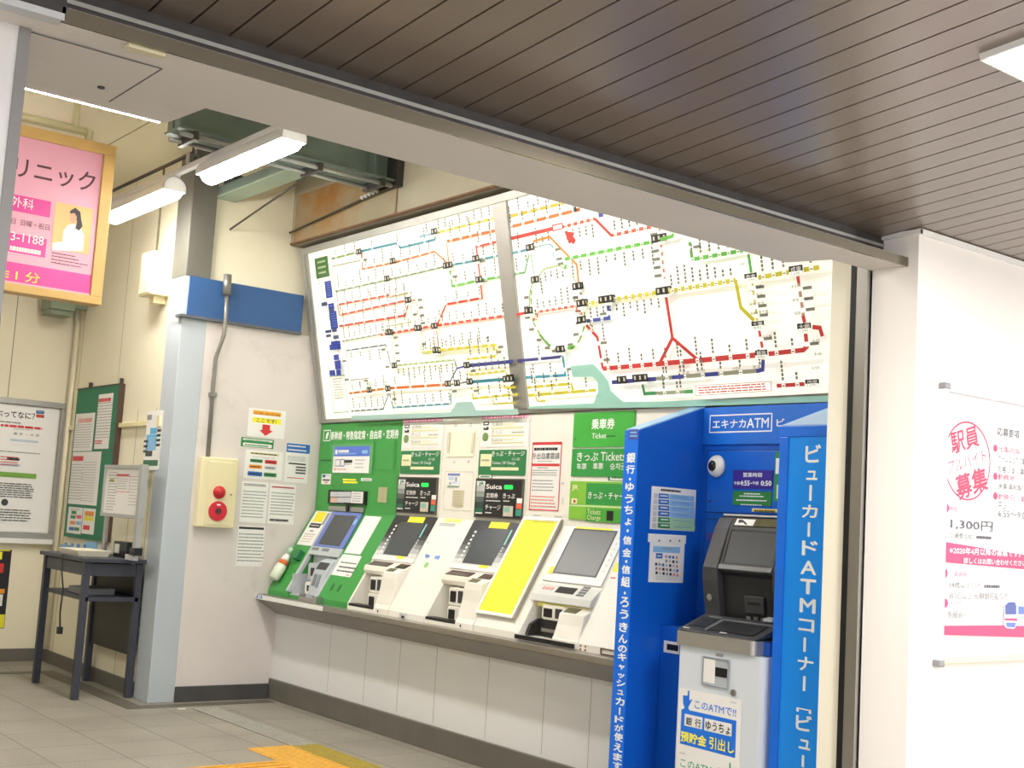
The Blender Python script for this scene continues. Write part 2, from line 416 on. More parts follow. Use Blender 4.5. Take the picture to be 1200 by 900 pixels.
# ------------------------------------------------------------------ lamps
TUBE = bpy.data.materials.new('lit_tube'); TUBE.use_nodes = True
TUBE.node_tree.nodes['Principled BSDF'].inputs['Emission Color'].default_value = (1.0, 0.97, 0.90, 1)
TUBE.node_tree.nodes['Principled BSDF'].inputs['Emission Strength'].default_value = LAMP_POWER
PANELLIT = bpy.data.materials.new('lit_panel'); PANELLIT.use_nodes = True
PANELLIT.node_tree.nodes['Principled BSDF'].inputs['Emission Color'].default_value = (1.0, 0.96, 0.93, 1)
PANELLIT.node_tree.nodes['Principled BSDF'].inputs['Emission Strength'].default_value = PANEL_POWER
def tube_lamp(x0, x1, label, dy=0.0):
    t = thing('tube_lamp', label, 'lamp', ((x0+x1)/2, 3.27, 3.67), 'LED tube lamps on the hanging rail')
    F = Frame((0, 3.27, 3.67), (1,0,0), (0,0,1))
    b = MB(); n = 16
    def ring(x, r): return [(x, 3.27+r*math.cos(2*math.pi*i/n), 3.640+r*math.sin(2*math.pi*i/n)) for i in range(n)]
    rs = [(x0+0.01,0.03),(x0+0.02,0.06),(x0+0.05,0.078),(x1-0.05,0.078),(x1-0.02,0.06),(x1-0.01,0.03)]
    P = [p for x, r in rs for p in ring(x, r)]
    Fc = [(j*n+i, j*n+(i+1)%n, (j+1)*n+(i+1)%n, (j+1)*n+i) for j in range(len(rs)-1) for i in range(n)]
    Fc += [tuple(range(n))[::-1], tuple(range((len(rs)-1)*n, len(rs)*n))]
    b.add(P, Fc, TUBE, True); b.build('tube', t)
    h = MB(); h.box(x0, x1, 3.245, 3.295, 3.72, 3.7275, LGREY); h.box(x0+0.03, x0+0.05, 3.245, 3.295, 3.70, 3.7275, LGREY); h.box(x1-0.05, x1-0.03, 3.245, 3.295, 3.70, 3.7275, LGREY)
    arc = [(3.27+0.0840*math.cos(math.radians(a)), 3.640+0.0840*math.sin(math.radians(a))) for a in range(-12, 193, 12)]
    arc += [(3.27+0.0795*math.cos(math.radians(a)), 3.640+0.0795*math.sin(math.radians(a))) for a in range(192, -13, -12)]
    h.extrude([(x0, y, z) for y, z in arc], (x1-x0, 0, 0), LGREY)
    cap = [(3.27+0.0835*math.cos(math.radians(a)), 3.640+0.0835*math.sin(math.radians(a))) for a in range(-12, 193, 12)]
    for xc in (x0, x1-0.008): h.extrude([(xc, y, z) for y, z in cap], (0.008, 0, 0), WHITE)
    h.build('housing', t)
    t.location.y += dy
    return t
tube_lamp(-9.36, -8.16, 'lit LED tube lamp beside the pink clinic sign')
tube_lamp(-7.63, -6.43, 'lit LED tube lamp hanging nearest the steel beam')
tube_lamp(-5.90, -4.70, 'lit LED tube lamp at the near end of the row, behind the soffit')
tube_lamp(-9.36, -8.16, 'lit LED tube lamp of the second row, farther from the steel beam', -2.67)  # this unseen second row is added to brighten the far wall, floor and machines
tube_lamp(-7.63, -6.43, 'lit LED tube lamp of the second row, behind the steel jamb', -2.67)
def hall_light(x, y, label):
    F = FHC; u = (x+3.077)/0.9968
    t = thing('ceiling_light', label, 'light', tuple(F.at(u, -y, 0)), None)
    MB().fbox(F, u+0.012, u+0.588, -y-0.588, -y-0.012, 0.0, 0.022, PANELLIT).build('diffuser', t)
    MB().frame(F, u, u+0.6, -y-0.6, -y, 0.012, 0.0, 0.02, WHITE).build('frame', t)
    return t
hall_light(-1.84, 2.97, 'square white ceiling light panel in the brown slatted ceiling')
hall_light(1.2, 2.97, 'square white ceiling light panel in the hall, well in front of the white poster wall')  # this and the next two panels are unseen, added as fill light
hall_light(-1.2, 5.9, 'square white ceiling light panel deeper in the hall along the white wall')
hall_light(1.2, -0.4, 'square white ceiling light panel behind and right of the camera')
# ------------------------------------------------------------------ printing on real sheets
class View:
    """a close-up of the photograph: turns close-up pixels into photograph pixels"""
    def __init__(s, x, y, k): s.x, s.y, s.k = x, y, k
    def __call__(s, a, b): return (s.x+a*s.k, s.y+b*s.k)
FULL = View(0, 0, 1.0)
class Print:
    """ink laid on a plane; corners are read off the photograph as points of that plane"""
    def __init__(s, F, c, n): s.F, s.c, s.n, s.mb, s.k = F, c, n, MB(), 0
    def q(s, x0, y0, x1, y1):
        a = s.F.px(*s.c(x0, y0)); b = s.F.px(*s.c(x1, y1)); return (a[0], b[0], b[1], a[1])
    def up(s): s.k += 1; return s.n + 0.00025*s.k
    def r(s, x0, y0, x1, y1, m, round_=0.0):
        u0, u1, v0, v1 = s.q(x0, y0, x1, y1); n = s.up()
        return s.uv(u0, u1, v0, v1, n, m, round_)
    def uv(s, u0, u1, v0, v1, n, m, round_=0.0):
        if not round_: s.mb.frect(s.F, u0, u1, v0, v1, n, m); return s
        r = round_*min(u1-u0, v1-v0); pts = []
        for cx, cy, a0 in ((u1-r,v1-r,0),(u0+r,v1-r,90),(u0+r,v0+r,180),(u1-r,v0+r,270)):
            for i in range(5):
                a = math.radians(a0+22.5*i); pts.append((cx+r*math.cos(a), cy+r*math.sin(a)))
        s.mb.flat(s.F, pts, n, m); return s
    def lq(s, x, yt, yb, xr):
        """rectangle from its left edge (x, yt..yb) and the column xr of its right edge"""
        a = s.F.px(*s.c(x, yt)); b = s.F.px(*s.c(x, yb)); e = s.F.px(*s.c(xr, (yt+yb)/2)); return ((a[0]+b[0])/2, e[0], b[1], a[1])
    def lr(s, x, yt, yb, xr, m, round_=0.0): q = s.lq(x, yt, yb, xr); return s.uv(*q, s.up(), m, round_)
    def lt(s, txt, x, yt, yb, xr, m, bold=0.0, keep=False, align='l'): s.mb.text(s.F, txt, *s.lq(x, yt, yb, xr), s.up(), m, bold, keep, align); return s
    def lrows(s, x, yt, yb, xr, m, n, fill=0.75, h=0.45): s.mb.smalltext(s.F, *s.lq(x, yt, yb, xr), s.up(), m, n, fill, h, s.k); return s
    def rr(s, xl, xr, yt, yb, m):
        """rectangle from its right edge and the column of its left edge"""
        a = s.F.px(*s.c(xr, yt)); b = s.F.px(*s.c(xr, yb)); e = s.F.px(*s.c(xl, yt)); s.mb.frect(s.F, e[0], a[0], b[1], a[1], s.up(), m); return s
    def t(s, txt, x0, y0, x1, y1, m, bold=0.0, keep=False, align='l'):
        s.mb.text(s.F, txt, *s.q(x0, y0, x1, y1), s.up(), m, bold, keep, align); return s
    def rows(s, x0, y0, x1, y1, m, n, fill=0.75, h=0.45):
        s.mb.smalltext(s.F, *s.q(x0, y0, x1, y1), s.up(), m, n, fill, h, s.k); return s
    def poly(s, pts, m): s.mb.flat(s.F, [s.F.px(*s.c(*p)) for p in pts], s.up(), m); return s
    def line(s, pts, w, m): s.mb.line(s.F, [s.F.px(*s.c(*p)) for p in pts], w, s.up(), m); return s
    def box(s, x0, y0, x1, y1, w, m):
        u0, u1, v0, v1 = s.q(x0, y0, x1, y1); n = s.up()
        for a in ((u0,u1,v0,v0+w),(u0,u1,v1-w,v1),(u0,u0+w,v0,v1),(u1-w,u1,v0,v1)): s.mb.frect(s.F, *a, n, m)
        return s
    def disc(s, x, y, r, m):
        u, v = s.F.px(*s.c(x, y)); n = s.up(); s.mb.flat(s.F, [(u+r*math.cos(math.pi*i/8), v+r*math.sin(math.pi*i/8)) for i in range(16)], n, m); return s
    def done(s, parent, name=''):
        if not s.mb.f: return None
        if parent.type != 'MESH':
            for want in (name, 'sign_face', 'board', 'panel', 'body', 'top', 'web'):
                hit = [c for c in parent.children if want and c.name.split('.')[0] == want]
                if hit: parent = hit[0]; break
        return merge_into(parent, s.mb)
def sheet(F, c, tl, br, name, label, cat, n0=0.0, th=0.002, paper=None, group=None):
    """a flat sheet or plate as a thing of its own; returns it with a Print for its face"""
    a = F.px(*c(*tl)); b = F.px(*c(*br))
    o = MB().fbox(F, a[0], b[0], b[1], a[1], n0+0.0004, n0+th, paper or PAPER).build(name)
    tag(o, label, cat, group)
    return o, Print(F, c, n0+th)

# ------------------------------------------------------------------ room upper part: steel beam, rail, cables
GALV = mat('grey_green_steel', '#6c7a72', 0.5, 0.3, var=0.12, scale=5)
t = thing('steel_beam', 'grey green steel beam under the room ceiling above the lamps', 'beam', (-7.5, 3.8, 3.85))
b = MB(); b.box(-7.62, -7.38, 2.95, 4.61, 3.83, 3.845, GALV); b.box(-7.62, -7.38, 2.95, 4.61, 4.165, 4.18, GALV); b.box(-7.51, -7.49, 2.95, 4.61, 3.845, 4.165, GALV)
b.build('flanges', t)
b = MB()
for y in (2.96, 3.7, 4.4): b.box(-7.60, -7.40, y, y+0.012, 3.845, 4.165, GALV)
b.build('stiffener', t)
b = MB(); b.box(-7.64, -7.36, 4.56, 4.619, 3.80, 4.185, DSTEEL); b.build('end_plate', t)
for i, x in enumerate((-7.40, -7.58)):
    MB().tube([(x, 2.97, 3.80), (x, 4.55, 3.80)], 0.016, mat('conduit_grey', '#a7aaa6', 0.4, 0.5)).build('conduit', t)
b = MB()
for y in (3.05, 3.95, 4.45): b.box(-7.63, -7.37, y, y+0.03, 3.775, 3.83, DSTEEL)
b.build('clamp', t)
t = thing('cable_tray', 'pale green steel tray jutting from the end wall to the beam', 'tray', (-8.3, 3.98, 3.85))
b = MB(); b.hexa([(-8.99,3.93,3.85),(-7.63,3.93,3.85),(-7.63,4.10,3.85),(-8.99,4.10,3.85),(-8.99,3.93,3.86),(-7.63,3.93,3.86),(-7.63,4.10,3.86),(-8.99,4.10,3.86)], mat('pale_green_steel', '#98a894', 0.5, 0.2, var=0.06))
b.build('tray_bottom', t)
b = MB(); b.box(-8.99,-7.63,3.93,3.94,3.86,3.93,GALV); b.box(-8.99,-7.63,4.09,4.10,3.86,3.93,GALV); b.build('tray_side', t)
MB().box(-8.995,-8.80,4.00,4.10,3.93,4.02,DSTEEL).build('junction_box', t)
WIRE = mat('stay_wire', '#4c4a42', 0.5, 0.5)
o = MB().tube([(-8.99, 4.08, 3.63), (-7.60, 4.05, 3.84)], 0.008, WIRE).build('stay_wire'); tag(o, 'thin stay wire from the cream end wall to the steel beam, left of the other', 'wire', 'stay wires under the beam')
o = MB().tube([(-8.985, 4.595, 3.70), (-7.50, 4.56, 3.80)], 0.008, WIRE).build('stay_wire'); tag(o, 'thin stay wire in the corner over the brown stain, with turnbuckle', 'wire', 'stay wires under the beam')
b = MB()
for k in range(5):
    f = 0.80+0.035*k; b.dome(Frame((-8.985+1.485*f, 4.59-0.03*f-0.012, 3.70+0.10*f), (1,0,0), (0,0,1)), 0, 0, 0.016, 0, 0.02, LGREY, 8, 3)
b.build('turnbuckle', o)
# lamp rail
t = thing('lamp_rail', 'long thin steel rail carrying the tube lamps on a rod', 'rail', (-7.9, 3.27, 3.73))
MB().box(-9.44, -4.65, 3.25, 3.29, 3.7285, 3.765, LGREY).build('rail', t)
for x in (-7.90, -5.6):
    MB().tube([(x, 3.27, 3.765), (x, 3.27, 4.188)], 0.008, DSTEEL).build('rod', t)
b = MB(); b.box(-7.93, -7.87, 3.235, 3.305, 3.765, 3.83, STEEL); b.tube([(-7.95,3.27,3.80),(-7.85,3.27,3.80)],0.006,DSTEEL); b.build('clamp', t)
o = MB().tube([(-10.6, 3.26, 3.83), (-7.94, 3.27, 3.84)], 0.013, DSTEEL).build('conduit_pipe'); tag(o, 'dark thin conduit running behind the tube lamps to the rod clamp', 'pipe')
t = thing('lamp_rail', 'second lamp rail left of the view, carrying the second row of lamps', 'rail', (-7.9, 0.60, 3.73))  # rail made up to carry the added lamps out of view
MB().box(-9.44, -6.3, 0.58, 0.62, 3.7285, 3.765, LGREY).build('rail', t)
for x in (-9.0, -6.8): MB().tube([(x, 0.60, 3.765), (x, 0.60, 4.188)], 0.008, DSTEEL).build('rod', t)
# shapes on the left end of the soffit
t = thing('access_hatch', 'square access hatch flush in the white soffit', 'hatch', (-3.25, 1.0, 2.609))
FSO = Frame((0, 0, 2.61), (0,1,0), (1,0,0))
b = MB(); b.fbox(FSO, 0.60, 1.165, -3.44, -3.065, 0.0003, 0.0025, SOFFIT); b.build('hatch_panel', t)
p = MB()
p.frect(FSO, 0.6, 1.165, -3.066, -3.060, 0.0026, DGREY); p.frect(FSO, 1.160, 1.165, -3.44, -3.060, 0.0026, DGREY)
merge_into(t.children[0], p)
MB().disc(FSO, 1.10, -3.33, 0.010, 0.0026, 0.006, DGREY).build('latch', t)
o = MB().box(-2.975, -2.945, 1.03, 1.125, 2.598, 2.609, mat('old_tape_yellow', '#d9cfae', 0.6)).build('bracket_plate'); tag(o, 'small yellowed plate on the soffit under the shutter rail', 'plate')
t = thing('strip_light', 'thin lit strip light along the back edge of the white soffit', 'light', (-3.53, 1.1, 2.62))
MB().tube([(-3.522, 0.83, 2.6135), (-3.522, 1.345, 2.6135)], 0.0045, TUBE).build('tube', t)
MB().box(-3.54, -3.5165, 0.83, 1.36, 2.621, 2.65, LGREY).build('housing', t)

# ------------------------------------------------------------------ hanging clinic sign
SX = -8.4
FSG = Frame((SX, 0, 0), (0,1,0), (0,0,1))
WOOD = mat('pale_wood_frame', '#d0aa66', 0.5, var=0.06, scale=8)
CYEL = mat('map_cream', '#fdfce9', 0.5, var=0.005)
t = thing('clinic_sign', 'pink clinic sign in a pale wood frame hung from the ceiling', 'sign', (SX, 2.0, 2.78))
L, R, B, T = 1.15, 2.915, 2.785, 3.90
MB().fbox(FSG, L+0.05, R-0.075, B+0.05, T-0.07, -0.10, 0.0, mat('sign_pink', '#e9a9be', 0.4, var=0.03, scale=1.0)).build('sign_face', t)
b = MB(); b.fbox(FSG, L, R, T-0.075, T, -0.12, 0.02, WOOD); b.fbox(FSG, L, R, B, B+0.055, -0.12, 0.02, WOOD)
b.fbox(FSG, L, L+0.06, B+0.055, T-0.075, -0.12, 0.02, WOOD); b.fbox(FSG, R-0.08, R, B+0.055, T-0.075, -0.12, 0.02, WOOD); b.build('frame', t, 0.004)
cs = View(0, 140, 0.2555)
MAG = mat('sign_magenta', '#e23f9a', 0.4); DKINK = mat('sign_dark_letters', '#5a3038', 0.5)
p = Print(FSG, cs, 0.0)
p.rr(-250, 437, 718, 803, MAG)
p.rr(-250, 235, 377, 452, MAG); p.rr(-250, 215, 550, 636, MAG)
p.lt('リニック', 70, 168, 262, 443, DKINK, 0.008)
p.lt('ク', -75, 140, 240, 35, DKINK, 0.008)
p.lt('外科', 52, 348, 398, 157, PAPER, 0.0)
p.lt('日  日曜・祝日', 52, 450, 478, 230, DKINK)
p.lt('3-1188', 50, 512, 553, 203, PAPER, 0.005)
p.lrows(45, 573, 598, 195, PAPER, 1, 0.95, 0.8)
p.lt('1 分', 72, 690, 738, 183, mat('sign_yellow', '#f6e04a', 0.5), 0.01); p.lrows(20, 690, 728, 42, YEL, 3, 0.9)
# printed portrait panel: person in white beside a pale orange ground
p.lr(245, 375, 592, 420, mat('portrait_ground', '#efc182', 0.5, var=0.1, scale=3))
SKIN = mat('print_skin', '#dca888', 0.5); HAIR = mat('print_hair', '#33262a', 0.5)
p.poly([(285,560),(290,510),(310,485),(340,478),(372,500),(385,535),(380,605),(240,600),(238,565)], PAPER)
p.poly([(320,420),(345,405),(368,425),(372,460),(378,490),(362,510),(345,500),(352,470),(345,440),(322,435)], HAIR)
p.poly([(320,432),(342,430),(352,448),(346,472),(330,478),(318,460)], SKIN)
p.lrows(235, 605, 665, 410, DKINK, 4, 0.6, 0.25)
p.done(t)
PIPE = mat('cream_pipe', '#d8d0a8', 0.45)
b = MB(); b.tube([(SX-0.05, 1.2, 3.97), (SX-0.05, 2.72, 3.97)], 0.03, PIPE); b.tube([(SX-0.05, 2.74, 3.985), (SX-0.05, 2.74, 3.90)], 0.028, PIPE); b.tube([(SX-0.05, 1.45, 3.985), (SX-0.05, 1.45, 3.90)], 0.028, PIPE); b.build('hanger_arm', t)
for y in (2.64, 1.6): MB().tube([(SX-0.05, y, 3.98), (SX-0.05, y, 4.188)], 0.025, PIPE).build('hanger_pipe', t)

# ------------------------------------------------------------------ blue beam, conduit, alarm, small boxes
t = thing('blue_beam', 'deep blue painted beam across the end wall beside the pillar', 'beam', (-8.9, 4.3, 3.05))
MB().box(-8.998, -8.93, 3.765, 4.615, 2.895, 3.20, BEAMBLUE).build('web', t)
MB().box(-8.999, -8.90, 3.70, 4.73, 2.875, 2.895, mat('beam_bottom_plate', '#5b5f66', 0.5)).build('bottom_flange', t)
b = MB(); b.box(-8.998, -8.932, 4.615, 4.74, 2.895, 3.20, BEAMBLUE); b.build('web_end', t)
CON = mat('conduit_steel', '#8b8983', 0.4, 0.5, var=0.1, scale=10)
t = thing('conduit', 'bent grey steel conduit running down to the alarm box', 'conduit', (-8.88, 4.04, 2.5))
MB().tube([(-8.885,4.052,3.10),(-8.885,4.058,2.90),(-8.89,4.058,2.78),(-8.915,4.04,2.68),(-8.935,4.028,2.60),(-8.935,4.026,2.40),(-8.935,4.033,1.83)], 0.016, CON).build('pipe', t)
MB().tube([(-8.885,4.045,3.25),(-8.885,4.05,3.09)], 0.032, CON, 14).build('connector', t)
b = MB()
for z in (2.30,): b.box(-8.95,-8.91,4.0,4.055,z,z+0.03,CON)
b.build('pipe_clip', t)
cw = View(0, 440, 0.25)
t = thing('fire_alarm_box', 'cream fire alarm box with red lamp and red call point', 'alarm', (-8.95, 4.10, 1.30))
u0, u1, v0, v1 = 3.962, 4.268, 1.305, 1.835
ALC = mat('alarm_cream', '#e9dfb6', 0.4, var=0.02)
MB().fbox(FE, u0, u1, v0, v1, 0.0005, 0.075, ALC).build('case', t, 0.008)
MB().fbox(FE, u0+0.055, u1-0.03, v0+0.02, v1-0.03, 0.0755, 0.081, ALC).build('door', t, 0.003)
AR = mat('alarm_red', '#c01f2b', 0.25)
a = FE.px(*cw(1020, 548)); MB().dome(FE, a[0]-0.025, a[1], 0.05, 0.081, 0.05, AR).build('lamp', t)
a = FE.px(*cw(1012, 635)); pt = MB().disc(FE, a[0]-0.025, a[1], 0.075, 0.081, 0.095, mat('call_point_red', '#d2263a', 0.35), 28).build('call_point', t, 0.004)
MB().disc(FE, a[0]-0.025, a[1], 0.022, 0.0953, 0.103, mat('call_button', '#4a3a36', 0.4), 16).build('button', pt)
MB().fbox(FE, a[0]-0.04, a[0]-0.01, a[1]+0.042, a[1]+0.054, 0.0953, 0.0965, PAPER).build('label_strip', pt)
MB().disc(FE, u1-0.05, a[1]+0.13, 0.006, 0.081, 0.086, DGREY, 10).build('keyhole', t)
# notices on the alarm wall
c6 = View(220, 460, 1/6)
o, p = sheet(FE, c6, (432,105), (677,328), 'notice', 'white notice with orange and yellow patch and red down arrow', 'notice', group='notices on the plaster wall')
p.r(460,122,655,172,mat('notice_orange','#f6b73c',0.5)); p.r(458,172,654,228,YEL); p.t('自動券売機',470,134,650,172,mat('brown_ink','#c8742a',0.5),0.012); p.t('ここです!',485,180,620,220,INK,0.012)
p.poly([(525,223),(578,230),(577,268),(598,272),(545,305),(502,262),(522,264)], RED); p.done(o)
o, p = sheet(FE, c6, (376,312), (600,397), 'sign_strip', 'narrow green sign strip with two white pills', 'sign')
p.r(376,312,600,397,GREENI); p.r(388,320,596,352,PAPER,0.4); p.r(388,350,590,392,PAPER,0.4); p.rows(400,326,580,352,GREENI,1,0.8,0.5); p.rows(400,358,575,390,GREENI,1,0.85,0.5); p.done(o)
o, p = sheet(FE, c6, (408,398), (658,620), 'notice', 'white notice with six coloured pill labels', 'notice', group='notices on the plaster wall')
p.r(438,418,640,448,mat('pale_yellow_ink','#eadf8f',0.5)); p.rows(445,418,630,450,INK,1,0.9,0.5); p.rows(450,448,610,468,INKG,1,0.9,0.4)
for x0,y0,x1,y1,m in ((438,465,525,495,GREENI),(542,473,624,506,RED),(430,505,520,538,ORANGE),(538,515,618,545,LGREY),(420,552,520,590,BLUEI),(534,562,620,596,GREENI)):
    p.r(x0,y0,x1,y1,m,0.2); p.rows(x0+8,y0+8,x1-8,y1-6,INK,1,0.9,0.6)
p.done(o)
o, p = sheet(FE, c6, (697,350), (838,640), 'notice', 'pale notice with a blue heading band and black bars', 'notice', group='notices on the plaster wall')
p.r(697,354,855,432,BLUEI); p.rows(705,362,840,430,PAPER,2,0.8,0.35); p.rows(700,442,835,492,INKG,4,0.9,0.3); p.r(708,492,828,512,INK); p.rows(760,515,826,580,INK,3,1.0,0.55); p.rows(698,592,820,612,RED,1,0.95,0.5); p.done(o)
def textsheet(tl, br, label, draw):
    o, p = sheet(FE, FULL, tl, br, 'notice', label, 'notice', group='notices on the plaster wall'); draw(p); p.done(o)
textsheet((284,563.5),(311,613), 'white text notice directly right of the alarm box', lambda p: (p.rows(286,566,312,571,INK,2,0.9,0.5), p.rows(285,574,311,609,INKG,9,0.85,0.32)))
textsheet((317,566.5),(343.5,615), 'white text notice with a red heading and table', lambda p: (p.r(318.5,569.5,344.5,573,mat('dull_red_ink','#b8545c',0.5)), p.rows(318,576,344,606,INKG,8,0.9,0.32), p.rows(316,607,338,612,INK,1,0.95,0.7)))
textsheet((279.5,615.5),(307,664), 'lowest white text notice, black heading, below the others', lambda p: (p.r(280,617,309,621,INK), p.rows(280,624,308,660,INKG,9,0.9,0.35)))

# small wall box, cameras / speakers in the far corner
t = thing('wall_box', 'cream metal box high on the wall left of the pillar', 'box', (-9.4, 3.7, 3.06))
MB().box(-9.53, -9.30, 3.60, YL-0.0005, 3.075, 3.42, ALC).build('case', t, 0.006)
MB().box(-9.515, -9.315, 3.594, 3.60, 3.09, 3.405, ALC).build('door', t, 0.003)
MB().box(-9.45, -9.36, 3.66, YL-0.0005, 3.02, 3.075, ALC).build('cable_sleeve', t)
o = MB().tube([(-9.62,YL-0.012,3.42),(-9.62,YL-0.012,4.188)],0.008,SEAM).build('wall_cable'); tag(o, 'thin cable running up the cream wall from the metal box', 'cable')
GR = mat('speaker_green', '#7f8d77', 0.5)
def wall_unit(z, w, h, nm, lb, m):
    t = thing(nm, lb, nm.replace('_', ' '), (-11.2, 3.55, z))
    MB().box(-11.2-w, -11.2+w, 3.40, 3.62, z, z+h, m).build('housing', t, 0.01)
    MB().box(-11.2-w*0.8, -11.2+w*0.8, 3.41, 3.61, z-0.04, z, DSTEEL if m is not GR else GR).build('grille', t)
    MB().box(-11.23, -11.17, 3.62, YL-0.0005, z+h*0.3, z+h*0.7, m).build('wall_bracket', t)
wall_unit(3.42, 0.20, 0.20, 'speaker', 'grey loudspeaker in the far corner right of the clinic sign', MGREY)
wall_unit(3.10, 0.14, 0.16, 'sensor_box', 'small green box under the loudspeaker in the far corner', GR)
o = MB().tube([(-11.30,YL-0.025,0.12),(-11.30,YL-0.025,3.05)],0.022,mat('cream_duct','#e9e2c6',0.5)).build('wall_pipe'); tag(o, 'cream vertical pipe in the far room corner', 'pipe')
o = MB().box(-11.6+0.2,-11.36,YL-0.03,YL-0.0005,0.12,3.4,mat('grey_duct','#cfcabb',0.5)).build('wall_duct'); tag(o, 'flat pale duct beside the pipe in the far room corner', 'duct')

# ------------------------------------------------------------------ green notice board and its papers
t = thing('notice_board', 'green notice board with a dark brown edge on the cream wall', 'board', (-10.57, YL, 1.11))
MB().fbox(FL, -11.10, -10.075, 1.12, 2.42, 0.0005, 0.035, mat('board_green', '#1f7a58', 0.6, var=0.05)).build('board', t)
BRN = mat('dark_brown_edge', '#4a3528', 0.5)
b = MB(); b.fbox(FL, -10.075, -10.05, 1.12, 2.42, 0.0005, 0.045, BRN); b.fbox(FL,-11.10,-10.075,2.415,2.425,0.0005,0.04,BRN); b.build('frame', t)
b = MB()
for u in (-10.85, -10.12): b.fbox(FL, u, u+0.02, 2.425, 2.47, 0.0005, 0.03, DSTEEL)
b.build('hanger', t)
cb = View(0, 440, 0.25); BN = 0.036
G = 'papers on the green board'
o, p = sheet(FL, cb, (485,92), (528,345), 'notice', 'tall white paper with a red heading, upper right on green board', 'paper', BN, group=G)
p.rows(484,108,542,122,RED,1,0.98,0.8); p.rows(480,130,540,300,INKG,13,0.85,0.25); p.rows(466,305,500,325,RED,2,0.9,0.5); p.done(o)
o, p = sheet(FL, cb, (378,183), (450,355), 'notice', 'white paper with pale red heading, upper left on green board', 'paper', BN, group=G)
p.rows(390,200,455,220,mat('pale_red_ink','#e29a92',0.5),1,0.9,0.8); p.rows(372,232,448,345,INKG,10,0.9,0.22); p.done(o)
o, p = sheet(FL, cb, (362,360), (472,612), 'notice', 'large white paper with red corner label, middle of green board', 'paper', BN, group=G)
p.r(362,380,410,402,RED); p.rows(356,415,400,590,INKG,13,0.8,0.22); p.rows(412,405,460,600,INKG,16,0.9,0.18); p.done(o)
o, p = sheet(FL, cb, (343,616), (397,746), 'notice', 'small paper with coloured squares at the bottom of green board', 'paper', BN, group=G)
for x,y,m in ((356,634,GREENI),(352,655,GREENI),(380,655,PINK),(350,682,ORANGE),(378,684,LBLUE),(345,710,BLUEI),(370,712,GREENI)): p.r(x,y,x+22,y+18,m)
p.rows(350,624,398,634,INKG,1,0.9,0.5); p.done(o)
o, p = sheet(FL, cb, (412,622), (458,748), 'notice', 'small paper with yellow and red blocks at the bottom of green board', 'paper', BN, group=G)
p.r(420,636,460,662,ORANGE); p.r(416,660,458,684,YEL); p.r(412,702,440,726,RED); p.done(o)
o, p = sheet(FL, cb, (712,170), (762,445), 'notice', 'tall white paper with a blue phone picture left of the pillar', 'paper', 0.031)
p.r(724,248,752,276,mat('cyan_ink','#5cb5e6',0.5)); p.r(708,280,748,352,mat('cyan_ink','#5cb5e6',0.5)); p.r(716,290,742,350,LBLUE); p.r(702,355,732,380,DGREY); p.r(692,398,758,425,mat('dark_green_ink','#2a6b4c',0.5)); p.rows(758,250,768,340,INK,4,1,0.5); p.rows(696,300,708,370,INK,3,1,0.5); p.rows(712,182,745,205,INKG,1,0.6,0.9); p.done(o)
o = MB().box(-9.20, -9.15, YL-0.05, YL-0.0005, 2.05, 2.13, ALC).build('rail_bracket')
tag(o, 'small cream bracket at the end of the wall rail beside the pillar', 'bracket')

# ------------------------------------------------------------------ whiteboard poster on the far wall and the black poster under it
t = thing('whiteboard', 'large white information board in a silver frame on the far wall', 'board', (XW, 2.9, 1.09))
MB().fbox(FW, 1.9, 3.685, 1.13, 2.25, 0.0005, 0.02, mat('board_white', '#f6f6f4', 0.3, var=0.01)).build('panel', t)
ALU = mat('aluminium', '#b4b5b4', 0.35, 0.6, var=0.04)
MB().frame(FW, 1.86, 3.75, 1.075, 2.305, 0.05, 0.0005, 0.05, ALU).build('frame', t, 0.004)
MB().fbox(FW, 1.9, 3.79, 1.03, 1.075, 0.0005, 0.07, WHITE).build('tray', t, 0.004)
p = Print(FW, cb, 0.02)
p.lt('ぶってなに？', -22, 160, 190, 162, INK, 0.02); p.r(167,163,203,182,mat('badge_blue','#3d5f9a',0.5)); p.r(167,182,203,200,mat('badge_red','#c2453c',0.5)); p.r(172,168,198,174,LBLUE)
p.rows(-150,205,100,222,INK,1,0.98,0.7); p.rows(-150,228,200,242,RED,1,0.98,0.6); p.rows(60,248,155,260,INKG,1,0.95,0.6)
p.t('東 京 ⇔ 大 宮'.replace('⇔','・'), 60,266,180,288,INK,0.0); p.rows(45,296,180,318,mat('pale_blue_ink','#9db8d6',0.5),2,0.95,0.6)
p.rows(45,322,180,332,INKG,1,0.9,0.5); p.rows(-150,344,190,366,INK,2,0.98,0.6); p.rows(0,375,85,430,RED,4,0.9,0.35); p.rows(30,380,90,400,INK,1,0.9,0.8); p.rows(0,410,90,430,mat('pale_blue_ink','#9db8d6',0.5),2,0.9,0.5)
p.r(-150,440,165,485,mat('leaf_green_ink','#7fb24a',0.5)); p.rows(-140,458,155,480,INK,1,0.95,0.5)
p.rows(-150,490,150,580,INK,7,0.95,0.42); p.disc(18,594,0.03,DGREY); p.rows(-150,615,140,690,INK,5,0.95,0.35); p.rows(-150,690,130,702,ORANGE,1,0.95,0.6)
p.done(t)
o, p = sheet(FW, cb, (-140,812), (18,1185), 'poster', 'black poster with yellow edges and red shapes, lower far left', 'poster', 0.0, 0.004, mat('poster_black','#26262c',0.4))
p.r(-140,812,46,824,YEL); p.r(-10,826,8,862,YEL); p.r(-20,880,14,925,RED); p.r(-10,1000,20,1022,ORANGE); p.r(-10,1026,8,1080,PAPER); p.r(-140,1120,16,1182,YEL); p.done(o)

